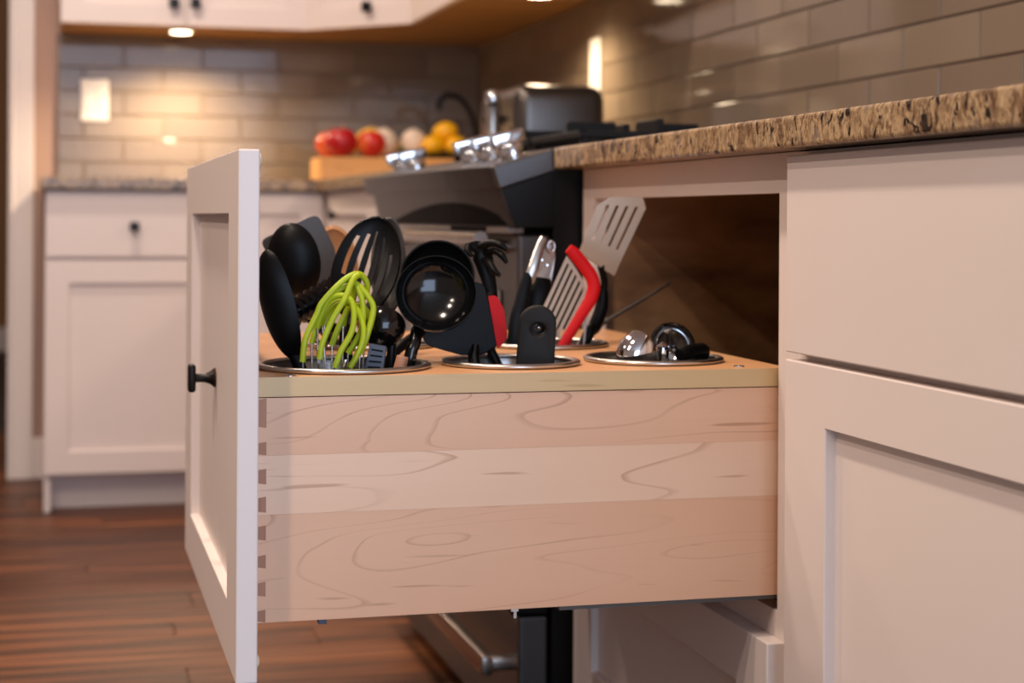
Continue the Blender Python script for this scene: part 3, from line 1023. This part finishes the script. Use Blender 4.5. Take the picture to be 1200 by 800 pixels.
def spoon_head(neck, tip, width, face, depth, slots=None, thick=0.003, neckw=0.12):
    """oval bowl from neck to tip, hollow towards face; slots = [(u0, u1, v0, v1)...] in -1..1, 0..1"""
    B, T = Vector(neck), Vector(tip)
    ax = T - B
    Ln = ax.length
    ax.normalize()
    nf = Vector(face)
    nf = (nf - ax * nf.dot(ax)).normalized()
    sd = ax.cross(nf)
    us = sorted(set([round(-1 + 2 * k / 16, 4) for k in range(17)] + [e for s in (slots or []) for e in s[:2]]))
    vs_ = [0.5 - 0.5 * math.cos(math.pi * k / 28) for k in range(29)]

    def wv(v):
        return width / 2 * max(neckw * (1 - v) ** 4, math.sqrt(max(0.0, 1 - ((v - 0.53) / 0.47) ** 2)) if 0.06 < v else neckw)

    def fn(u, v):
        w = wv(min(v, 0.9985))
        k = w / (width / 2)
        d = depth * (1 - (abs(u) ** 2.2)) * min(1, k * 1.1) - depth * 0.35 * (2 * v - 1) ** 2
        return B + ax * (v * Ln) + sd * (u * w) - nf * d

    def skip(i, j):
        if not slots:
            return False
        u = (us[i] + us[i + 1]) / 2
        v = (vs_[j] + vs_[j + 1]) / 2
        return any(s[0] < u < s[1] and s[2] < v < s[3] for s in slots)
    return MB().sheet(fn, us, vs_, skip, thick)


def ladle_head(c, r, face, depth, thick=0.002):
    """hollow bowl open towards face"""
    pr = []
    for k in range(13):
        t = math.pi / 2 * k / 12
        pr.append((r * math.cos(t), -depth * math.sin(t)))
    inner = [(max(0, a - thick * (1 if a > thick else 0)), b + thick * (k / 12)) for k, (a, b) in enumerate(pr)]
    return MB().lathe(inner[::-1] + pr, c, face, 40)


def plate(poly, nrm, thick):
    n = Vector(nrm).normalized()
    return MB().prism([Vector(p) - n * thick / 2 for p in poly], n * thick)


def round_poly(pts, rad=0.25, n=4):
    """corner-rounded closed polygon"""
    P = [Vector(p) for p in pts]
    out = []
    for i in range(len(P)):
        a, b, c = P[i - 1], P[i], P[(i + 1) % len(P)]
        k = rad if isinstance(rad, (int, float)) else rad[i]
        p, q = b + (a - b) * k, b + (c - b) * k
        for j in range(n + 1):
            t = j / n
            out.append(p * (1 - t) ** 2 + b * 2 * t * (1 - t) + q * t * t)
    return out


CAMDIR = Vector((-0.26, -0.96, 0))

# --- first bin
t = utensil('serving_spoon', (0.30, 1.80, 0.45), 'large black nylon serving spoon half hidden behind the white drawer front', 'spoon', None)
spoon_head((0.2386, 1.8000, 0.6529), (0.2065, 1.8000, 0.7727), 0.045, (0.75, 0.65, -0.1), 0.012).build('head', 'black', t, smooth=True)
MB().tube(smooth_path([(0.2349, 1.8000, 0.6710), (0.2486, 1.8000, 0.6374), (0.305, 1.80, 0.45)], 5), 0.007, 12, ((0, 1, 0), 0.7)).build('handle', 'black', t, smooth=True)

t = utensil('serving_spoon', (0.36, 2.04, 0.45), 'black oval solid spoon with its rounded back turned out, in front of the grey turner', 'spoon')
spoon_head((0.2737, 2.0000, 0.7115), (0.2562, 2.0000, 0.8006), 0.060, (0.26, 0.9, 0.25), 0.012).build('head', 'black', t, smooth=True)
MB().tube(smooth_path([(0.2716, 2.0000, 0.7205), (0.2850, 2.0300, 0.6896), (0.350, 2.045, 0.66), (0.358, 2.05, 0.60), (0.365, 2.05, 0.45)], 5), 0.006, 12).build('handle', 'black', t, smooth=True)

t = utensil('turner', (0.40, 2.08, 0.45), 'flat dark grey nylon turner with a broad plain blade at the back', 'turner')
plate(round_poly([(0.2301, 2.0600, 0.7806), (0.2999, 2.0600, 0.8139), (0.3231, 2.0600, 0.7684), (0.3213, 2.0600, 0.7207), (0.3027, 2.0600, 0.6980), (0.2798, 2.0600, 0.7023)], [0.12, 0.16, 0.2, 0.2, 0.2, 0.2]), CAMDIR, 0.0025).build('blade', 'grey_nylon', t)
MB().tube(smooth_path([(0.2925, 2.0620, 0.7083), (0.3021, 2.0700, 0.6788), (0.325, 2.075, 0.655), (0.345, 2.08, 0.60), (0.375, 2.08, 0.45)], 5), 0.006, 12).build('handle', 'grey_nylon', t, smooth=True)

t = utensil('wooden_spoon', (0.42, 2.10, 0.45), 'pale wooden spoon peeping out between the grey turner and the slotted spoon', 'spoon')
spoon_head((0.3420, 2.1100, 0.7131), (0.3244, 2.1100, 0.7971), 0.046, CAMDIR, 0.008, thick=0.005).build('head', 'spoon_wood', t, smooth=True)
MB().tube([(0.3408, 2.1100, 0.7206), (0.40, 2.11, 0.60), (0.39, 2.105, 0.45)], 0.006, 12).build('handle', 'spoon_wood', t, smooth=True)

t = utensil('ribbed_utensil', (0.27, 1.855, 0.45), 'black ribbed utensil grip lying slantwise behind the lime whisk', 'utensil')
ga, gb = Vector((0.2401, 1.9000, 0.6976)), Vector((0.3088, 1.9300, 0.7302))
pts, rr = [], []
for k in range(37):
    q = k / 36
    pts.append(ga.lerp(gb, q))
    rr.append(0.0145 + 0.0022 * math.sin(q * 2 * math.pi * 9))
MB().tube(pts, rr, 20).build('grip', 'black_gloss', t, smooth=True)
MB().tube(smooth_path([ga + (gb - ga) * 0.03, (0.2299, 1.8700, 0.6901), (0.243, 1.835, 0.665), (0.25, 1.82, 0.60), (0.265, 1.815, 0.46)], 6), 0.005, 10).build('shank', 'black', t, smooth=True)

# lime whisk
t = utensil('whisk', (0.29, 1.775, 0.46), 'whisk with lime green silicone loops over bare steel wires', 'whisk')
loops = [
    [(0.2423, 1.7650, 0.6594), (0.2453, 1.7650, 0.6832), (0.2574, 1.7700, 0.7076), (0.2639, 1.7720, 0.7208), (0.2835, 1.7750, 0.7410), (0.2989, 1.7780, 0.7498), (0.3082, 1.7820, 0.7470), (0.3134, 1.7850, 0.7369), (0.3120, 1.7900, 0.7259)],
    [(0.2544, 1.7850, 0.6772), (0.2614, 1.7850, 0.6986), (0.2658, 1.7850, 0.7156), (0.2779, 1.7820, 0.7300), (0.2911, 1.7800, 0.7372), (0.3007, 1.7750, 0.7392), (0.3131, 1.7700, 0.7241), (0.3169, 1.7680, 0.7116), (0.3103, 1.7660, 0.6868), (0.3026, 1.7650, 0.6673)],
    [(0.2586, 1.7550, 0.6626), (0.2617, 1.7560, 0.6792), (0.2729, 1.7600, 0.7040), (0.2861, 1.7650, 0.7245), (0.2953, 1.7700, 0.7439), (0.3020, 1.7750, 0.7490)],
    [(0.2783, 1.8000, 0.6735), (0.2855, 1.8000, 0.6929), (0.2941, 1.8000, 0.7101), (0.3000, 1.7950, 0.7275), (0.3006, 1.7880, 0.7414)],
    [(0.2738, 1.7500, 0.6539), (0.2801, 1.7510, 0.6710), (0.2913, 1.7550, 0.6895), (0.2952, 1.7600, 0.7078), (0.2928, 1.7650, 0.7227), (0.2833, 1.7700, 0.7279), (0.2706, 1.7750, 0.7224), (0.2622, 1.7780, 0.7044), (0.2598, 1.7800, 0.6936)],
    [(0.2916, 1.7750, 0.6667), (0.3028, 1.7720, 0.6860), (0.3064, 1.7700, 0.7031), (0.3054, 1.7700, 0.7224), (0.3002, 1.7720, 0.7375)],
    [(0.2907, 1.7580, 0.6530), (0.2982, 1.7580, 0.6662), (0.3048, 1.7600, 0.6828), (0.3047, 1.7650, 0.6994), (0.2968, 1.7750, 0.7177), (0.2830, 1.7850, 0.7173), (0.2752, 1.7900, 0.7090), (0.2685, 1.7900, 0.6965)],
    [(0.2909, 1.8050, 0.6944), (0.2946, 1.8000, 0.7119), (0.3056, 1.7950, 0.7157), (0.3149, 1.7900, 0.7086), (0.3161, 1.7860, 0.6944), (0.3102, 1.7830, 0.6766)],
    [(0.2685, 1.8020, 0.6939), (0.2726, 1.8000, 0.7121), (0.2844, 1.8000, 0.7211), (0.2991, 1.8000, 0.7173)],
]
ends = []
for lp in loops:
    MB().tube(smooth_path(lp, 6), 0.0032, 10).build('loop', 'lime', t, smooth=True)
    ends.append(lp[0])
    if lp[-1][2] < 0.70:
        ends.append(lp[-1])
for e in ends:
    MB().tube(smooth_path([(e[0], e[1], e[2] + 0.006), (e[0] * 0.86 + 0.29 * 0.14 - 0.001, e[1] * 0.8 + 1.775 * 0.2, e[2] - 0.05), (0.290, 1.775, 0.56)], 4), 0.0011, 8).build('wire', 'steel', t, smooth=True)
MB().tube([(0.290, 1.775, 0.57), (0.290, 1.775, 0.47)], 0.010, 16).build('handle', 'steel', t, smooth=True)

t = utensil('slotted_spoon', (0.335, 1.82, 0.45), 'black slotted spoon with five long slots facing out behind the lime whisk', 'spoon')
sl5 = [(-0.72, -0.58, 0.42, 0.80), (-0.38, -0.24, 0.36, 0.87), (-0.05, 0.09, 0.22, 0.90), (0.28, 0.42, 0.24, 0.84), (0.60, 0.74, 0.34, 0.74)]
spoon_head((0.3038, 1.8500, 0.6914), (0.3455, 1.8850, 0.8082), 0.0725, (-0.26, -0.93, 0.22), 0.010, sl5, 0.0028).build('head', 'black', t, smooth=True)
MB().tube(smooth_path([(0.3068, 1.8570, 0.6975), (0.2990, 1.8430, 0.6743), (0.305, 1.83, 0.62), (0.315, 1.82, 0.45)], 5), 0.0065, 12, ((0, 1, 0), 0.7)).build('handle', 'black', t, smooth=True)

t = utensil('serving_spoon', (0.345, 1.855, 0.45), 'black spoon right behind the slotted spoon, only its grey rim showing', 'spoon')
spoon_head((0.3561, 1.8970, 0.6947), (0.3627, 1.9250, 0.8082), 0.038, (-0.1, -0.96, 0.2), 0.012).build('head', 'grey_nylon', t, smooth=True)
MB().tube(smooth_path([(0.3547, 1.8950, 0.7006), (0.332, 1.845, 0.66), (0.33, 1.835, 0.62), (0.335, 1.825, 0.45)], 5), 0.006, 12).build('handle', 'black', t, smooth=True)

# ladles
t = utensil('ladle', (0.352, 1.795, 0.45), 'black ladle in front, its glossy round bowl open towards the viewer', 'ladle', None)
ladle_head((0.3910, 1.8000, 0.7286), 0.0440, (-0.20, -0.89, 0.42), 0.031, 0.0011).build('bowl', 'black_gloss', t, smooth=True)
MB().tube(smooth_path([(0.3809, 1.8180, 0.6926), (0.3722, 1.8080, 0.6878), (0.3678, 1.8000, 0.6746), (0.3635, 1.797, 0.665), (0.3585, 1.797, 0.635), (0.350, 1.795, 0.55), (0.34, 1.795, 0.45)], 5), 0.0068, 14).build('handle', 'black_gloss', t, smooth=True)

t = utensil('ladle', (0.36, 1.85, 0.45), 'black ladle standing behind, its rim rising above the front ladle', 'ladle')
ladle_head((0.4063, 1.8620, 0.7448), 0.0415, (-0.22, -0.93, 0.28), 0.028).build('bowl', 'black', t, smooth=True)
MB().tube(smooth_path([(0.4015, 1.8750, 0.7089), (0.3916, 1.8600, 0.6861), (0.347, 1.83, 0.655), (0.34, 1.82, 0.58), (0.33, 1.81, 0.45)], 5), 0.006, 12).build('handle', 'black', t, smooth=True)

t = utensil('ladle', (0.325, 1.79, 0.45), 'small black ladle turned away under the slotted spoon, its round glossy back showing', 'ladle')
ladle_head((0.3368, 1.8190, 0.6939), 0.0252, (0.35, 0.75, 0.55), 0.027).build('bowl', 'black_gloss', t, smooth=True)
MB().tube(smooth_path([(0.3446, 1.8150, 0.6738), (0.3441, 1.8120, 0.6575), (0.325, 1.80, 0.45)], 5), 0.005, 12).build('handle', 'black', t, smooth=True)

t = utensil('peeler', (0.315, 1.765, 0.46), 'slate blue ridged grip standing beside the lime whisk', 'peeler')
gq = [(0.3139, 1.7680, 0.6777), (0.3312, 1.7680, 0.6738), (0.3271, 1.7650, 0.6464), (0.3063, 1.7650, 0.6467)]
q0 = Vector(gq[3]); q1 = Vector(gq[2])
gq2 = gq[:2] + [q1, q1 + Vector((-0.004, 0, -0.14)), q0 + Vector((0.004, 0, -0.14)), q0]
plate(round_poly(gq2, 0.06), CAMDIR, 0.010).build('grip', 'blue_grey', t, bevel=0.0015)
for k in range(4):
    a = Vector(gq[0]).lerp(Vector(gq[3]), 0.18 + k * 0.2)
    b = Vector(gq[1]).lerp(Vector(gq[2]), 0.18 + k * 0.2)
    d = CAMDIR * 0.0052
    MB().tube([a.lerp(b, 0.16) + d, a.lerp(b, 0.84) + d], 0.0009, 8).build('ridge', 'black', t, smooth=True)

t = utensil('wooden_utensil', (0.345, 1.755, 0.47), 'short reddish wooden handle at the right of the first bin, below the front ladle', 'utensil')
MB().tube([(0.3480, 1.7650, 0.6639), (0.3435, 1.7650, 0.6461), (0.335, 1.765, 0.47)], [0.0065, 0.007, 0.007], 14).build('grip', 'end_grain', t, bevel=0.001, smooth=True)
t = utensil('steel_tube', (0.305, 1.745, 0.49), 'short bright steel tube end standing among the whisk wires', 'utensil')
MB().tube([(0.2852, 1.7520, 0.6624), (0.2826, 1.7520, 0.6457), (0.30, 1.752, 0.49)], 0.0028, 12).build('shank', 'chrome', t, smooth=True)

# --- second bin
t = utensil('turner', (0.465, 1.80, 0.46), 'black turner with a red silicone edge below the front ladle', 'turner')
plate(round_poly([(0.3826, 1.8350, 0.6794), (0.4074, 1.8350, 0.7016), (0.4419, 1.8350, 0.7390), (0.4536, 1.8350, 0.7361), (0.4606, 1.8350, 0.7087), (0.4686, 1.8350, 0.6679), (0.4521, 1.8350, 0.6577), (0.4269, 1.8350, 0.6581), (0.3893, 1.8350, 0.6690)], [0.25, 0.1, 0.1, 0.3, 0.1, 0.1, 0.2, 0.1, 0.25]), (-0.3, -0.94, 0.1), 0.004).build('blade', 'black', t, bevel=0.001)
plate(round_poly([(0.4573, 1.8340, 0.7229), (0.4671, 1.8340, 0.7238), (0.4759, 1.8340, 0.7076), (0.4800, 1.8340, 0.6763), (0.4684, 1.8340, 0.6642), (0.4633, 1.8340, 0.6917)], [0.15, 0.3, 0.2, 0.3, 0.1, 0.1]), (-0.3, -0.94, 0.1), 0.006).build('edge', 'red', t, bevel=0.0015, label='red silicone edge')
MB().tube(smooth_path([(0.4430, 1.8380, 0.6680), (0.4422, 1.8300, 0.6432), (0.465, 1.81, 0.55), (0.465, 1.80, 0.46)], 5), 0.0065, 12).build('handle', 'black_gloss', t, smooth=True)

t = utensil('pasta_server', (0.49, 1.84, 0.46), 'black pasta server with hooked prongs rising behind the ladles', 'server')
MB().tube(smooth_path([(0.4748, 1.8800, 0.7158), (0.4711, 1.8900, 0.7417), (0.4655, 1.8920, 0.7640), (0.4599, 1.8900, 0.7748), (0.4467, 1.8850, 0.7778)], 6), lerp_list([0.006, 0.009, 0.012, 0.009, 0.004], 6), 12, ((0, 1, 0), 0.55)).build('head', 'black', t, smooth=True)
for pr in ([(0.4594, 1.8880, 0.7768), (0.4702, 1.8750, 0.7809), (0.4786, 1.8650, 0.7791), (0.4863, 1.8600, 0.7734)], [(0.4665, 1.8880, 0.7700), (0.4752, 1.8750, 0.7722), (0.4806, 1.8650, 0.7676), (0.4854, 1.8600, 0.7590)],
           [(0.4655, 1.8880, 0.7622), (0.4693, 1.8750, 0.7577), (0.4726, 1.8680, 0.7502), (0.4780, 1.8620, 0.7446)], [(0.4467, 1.8850, 0.7787), (0.4446, 1.8800, 0.7721), (0.4484, 1.8750, 0.7664)]):
    MB().tube(smooth_path(pr, 5), lerp_list([0.0042] * (len(pr) - 1) + [0.0022], 5), 10).build('prong', 'black', t, smooth=True)
MB().tube(smooth_path([(0.4733, 1.8820, 0.7235), (0.4641, 1.8600, 0.6709), (0.488, 1.845, 0.60), (0.49, 1.84, 0.46)], 5), 0.0055, 12).build('handle', 'black', t, smooth=True)

t = utensil('holed_utensil', (0.497, 1.80, 0.45), 'matte black handle with a round hole through its rounded top, in the middle bin', 'utensil')
hy = 1.80
hc = Vector((0.5049, 1.8000, 0.6887))
hx = Vector((1, 0, 0))
halfw, th2 = 0.0178, 0.011
# outline: rounded top, slightly flared sides running down into the bin
cu = bpy.data.curves.new('holed', 'CURVE')
cu.dimensions = '2D'
cu.fill_mode = 'BOTH'
cu.extrude = th2 - 0.0025
cu.bevel_depth = 0.0025
cu.bevel_resolution = 2
ol = [(halfw * math.cos(a), 0.0065 + 0.0165 * math.sin(a)) for a in [math.pi * k / 16 for k in range(17)]] + [(-0.0215, -0.042), (-0.0205, -0.20), (0.0125, -0.20), (0.0155, -0.042)]
for poly2 in (ol, [(0.0003 + 0.0108 * math.cos(2 * math.pi * k / 28), -0.0005 + 0.0092 * math.sin(2 * math.pi * k / 28)) for k in range(28)]):
    s2 = cu.splines.new('POLY')
    s2.points.add(len(poly2) - 1)
    for k, (a, b) in enumerate(poly2):
        s2.points[k].co = (a, b, 0, 1)
    s2.use_cyclic_u = True
tmp = bpy.data.objects.new('tmp', cu)
COL.objects.link(tmp)
me = bpy.data.meshes.new_from_object(tmp.evaluated_get(bpy.context.evaluated_depsgraph_get()))
bpy.data.objects.remove(tmp)
hr = Matrix.Rotation(-0.26, 3, 'Z')
hm = MB()
hm.v = [tuple(hc + hr @ Vector((v.co.x, v.co.z, v.co.y))) for v in me.vertices]
hm.f = [tuple(p.vertices) for p in me.polygons]
bpy.data.meshes.remove(me)
hm.build('grip', 'black_matte', t, smooth=True)
MB().ball(hc + hr @ Vector((0.001, 0.004, 0.001)), 0.0034, 0.0034, 0.0034).build('hanging_pin', 'steel', t, smooth=True, label='small steel pin inside the hole')

# --- back bin
t = utensil('tongs', (0.545, 2.03, 0.46), 'steel tongs with long black grips, standing closed in the back bin', 'tongs')
YT = 2.05
for (nm, pts, wid, mm) in (
        ('arm', [(0.5832, 2.0500, 0.7847), (0.5753, 2.0450, 0.7709), (0.5674, 2.0400, 0.7498), (0.5598, 2.0400, 0.7308)], [0.0055, 0.006, 0.007, 0.007], 'steel'),
        ('grip', [(0.5597, 2.0400, 0.7414), (0.5509, 2.0350, 0.7099), (0.5401, 2.0300, 0.6556), (0.535, 2.03, 0.47)], [0.0065, 0.009, 0.010, 0.008], 'black'),
        ('grip', [(0.5811, 2.0570, 0.7343), (0.5770, 2.0500, 0.7090), (0.5693, 2.0450, 0.6541), (0.552, 2.045, 0.47)], [0.013, 0.0145, 0.014, 0.010], 'black')):
    MB().tube(smooth_path(pts, 5), lerp_list(wid, 5), 14, ((0.1, 1, 0), 0.35)).build(nm, mm, t, smooth=True)
plate(round_poly([(0.5833, 2.0580, 0.7878), (0.5889, 2.0580, 0.7803), (0.5989, 2.0580, 0.7749), (0.6001, 2.0580, 0.7599), (0.5942, 2.0560, 0.7258), (0.5875, 2.0560, 0.7172), (0.5697, 2.0560, 0.7301), (0.5745, 2.0580, 0.7621)], [0.3, 0.2, 0.3, 0.1, 0.1, 0.1, 0.1, 0.1]), (-0.35, -0.93, 0.1), 0.0025).build('arm', 'range_steel_light', t, bevel=0.0006)
ring = [Vector((0.5927, 2.0520, 0.7740)) + Vector((0.0045 * math.cos(2 * math.pi * k / 16), 0, 0.0068 * math.sin(2 * math.pi * k / 16))) for k in range(17)]
MB().tube(ring, 0.0014, 8).build('pull_ring', 'chrome', t, smooth=True)
for q in ((0.5819, 2.0565, 0.7568), (0.5886, 2.0565, 0.7504)):
    MB().lathe([(0, 0.0015), (0.002, 0.001), (0.0022, 0)], Vector(q), (-0.2, -1, 0), 12).build('rivet', 'chrome', t, smooth=True)

t = utensil('turner', (0.58, 2.02, 0.46), 'steel slotted turner with a bright red silicone rim leaning in the back bin', 'turner')
A, B_, C_, D_ = [Vector(p) for p in ((0.6063, 2.0300, 0.7627), (0.6387, 2.0300, 0.7223), (0.6006, 2.0200, 0.6545), (0.5676, 2.0200, 0.6874))]
us = []
nb = 6
for k in range(nb):
    us += [k / nb + 0.0, k / nb + 0.55 / nb]
us += [1.0]
us = [u * 1.0 for u in us]
vs_ = [0, 0.06, 0.2, 0.35, 0.5, 0.65, 0.8, 0.94, 1.0]


def fn_o(u, v):
    # rounded outer corner next to the red rim
    top = A.lerp(B_, u)
    bot = D_.lerp(C_, u)
    vv = v * (1 - 0.12 * u ** 3) + 0.12 * u ** 3
    return top.lerp(bot, vv)


MB().sheet(fn_o, us, vs_, lambda i, j: i % 2 == 1 and 0 < j < 7, 0.0016).build('blade', 'steel_warm', t)
rimp = smooth_path([(0.6078, 2.0280, 0.7723), (0.6156, 2.0280, 0.7659), (0.6279, 2.0280, 0.7511), (0.6376, 2.0270, 0.7373), (0.6407, 2.0260, 0.7246), (0.6361, 2.0250, 0.7088), (0.6255, 2.0230, 0.6931), (0.6129, 2.0210, 0.6743), (0.5992, 2.0190, 0.6535), (0.5902, 2.0180, 0.6390)], 5)
MB().tube(rimp, lerp_list([0.0062, 0.0080, 0.0084, 0.0084, 0.0084, 0.0080, 0.0072, 0.0068, 0.0066, 0.0064], 5), 14, ((0.2, 1, 0), 0.5)).build('rim', 'red', t, smooth=True, label='red silicone rim')
MB().tube([fn_o(0.5, 0.95), (0.578, 2.02, 0.60), (0.58, 2.02, 0.47)], 0.0055, 12).build('handle', 'black', t, smooth=True)

t = utensil('turner', (0.61, 2.06, 0.46), 'tall stainless steel slotted turner standing against the open cabinet', 'turner')
A, B_, C_, D_ = [Vector(p) for p in ((0.6647, 2.0750, 0.8367), (0.7325, 2.0750, 0.8373), (0.6775, 2.0600, 0.7371), (0.6309, 2.0600, 0.7663))]
us = [0, 0.17, 0.235, 0.37, 0.435, 0.57, 0.635, 0.77, 0.835, 1.0]
vs_ = [0, 0.035, 0.08, 0.13, 0.22, 0.35, 0.5, 0.6, 0.71, 0.8, 0.88, 0.94, 1.0]


def fn_p(u, v):
    e = abs(2 * u - 1)
    k = 0.16 * max(0, e - 0.6) ** 2 / 0.16
    vv = k * 0.9 * (1 - v) ** 3 + v
    top = A.lerp(B_, u)
    bot = D_.lerp(C_, u)
    p = top.lerp(bot, vv)
    return p + Vector((-0.25, -0.97, 0)) * (0.010 * max(0, v - 0.75) ** 2 * 16)


MB().sheet(fn_p, us, vs_, lambda i, j: i % 2 == 1 and 3 <= j < 8, 0.0014).build('blade', 'steel_warm', t, smooth=True)
MB().tube(smooth_path([(0.6578, 2.0520, 0.7493), (0.6650, 2.0600, 0.7296), (0.6635, 2.0620, 0.7133)], 5), 0.0045, 12).build('neck', 'black', t, smooth=True)
MB().tube(smooth_path([(0.6646, 2.0620, 0.7187), (0.6624, 2.0620, 0.6971), (0.6523, 2.0580, 0.6737), (0.643, 2.052, 0.665), (0.632, 2.05, 0.63), (0.615, 2.05, 0.47)], 5), lerp_list([0.006, 0.0085, 0.009, 0.0075, 0.0065, 0.006], 5), 14, ((0, 1, 0), 0.8)).build('handle', 'black', t, smooth=True)
MB().tube([(0.6390, 2.0450, 0.7035), (0.6321, 2.0400, 0.6537), (0.598, 2.04, 0.50)], 0.0015, 8).build('spine', 'steel', t, smooth=True)

t = utensil('skewer', (0.61, 2.08, 0.50), 'thin dark rod slanting out of the back bin across the open cabinet', 'skewer')
MB().tube([(0.8045, 2.2000, 0.7214), (0.645, 2.078, 0.662), (0.60, 2.045, 0.60)], [0.0016, 0.0032, 0.0032], 10).build('rod', 'grey_nylon', t, smooth=True)

# --- third bin
t = utensil('scoop', (0.62, 1.79, 0.50), 'chrome scoop with its rounded shiny back turned out, left in the third bin', 'scoop')
ladle_head((0.6254, 1.8000, 0.6645), 0.0230, (0.80, 0.40, 0.35), 0.034).build('bowl', 'chrome', t, smooth=True)
MB().tube(smooth_path([(0.6339, 1.8100, 0.6569), (0.6305, 1.8000, 0.6426), (0.625, 1.79, 0.50)], 5), 0.0045, 12).build('handle', 'chrome', t, smooth=True)
t = utensil('scoop', (0.665, 1.82, 0.50), 'chrome scoop standing open towards the viewer, right in the third bin', 'scoop')
ladle_head((0.6745, 1.8350, 0.6660), 0.0270, (-0.62, -0.70, -0.30), 0.018, 0.003).build('bowl', 'chrome', t, smooth=True)
MB().tube(smooth_path([(0.6505, 1.8000, 0.6660), (0.6496, 1.8000, 0.6499), (0.65, 1.80, 0.50)], 5), [0.0085] + [0.0075] * 5 + [0.006] * 5, 14).build('collar', 'chrome', t, smooth=True)
t = utensil('black_utensil', (0.675, 1.79, 0.52), 'black handle lying low in the third bin before the open scoop', 'utensil')
MB().tube(smooth_path([(0.6642, 1.7850, 0.6584), (0.6741, 1.7900, 0.6607), (0.6891, 1.8000, 0.6617), (0.7022, 1.8100, 0.6588), (0.69, 1.812, 0.63), (0.675, 1.80, 0.53)], 5), lerp_list([0.007, 0.0085, 0.0085, 0.008, 0.007, 0.006], 5), 14).build('grip', 'black', t, smooth=True)
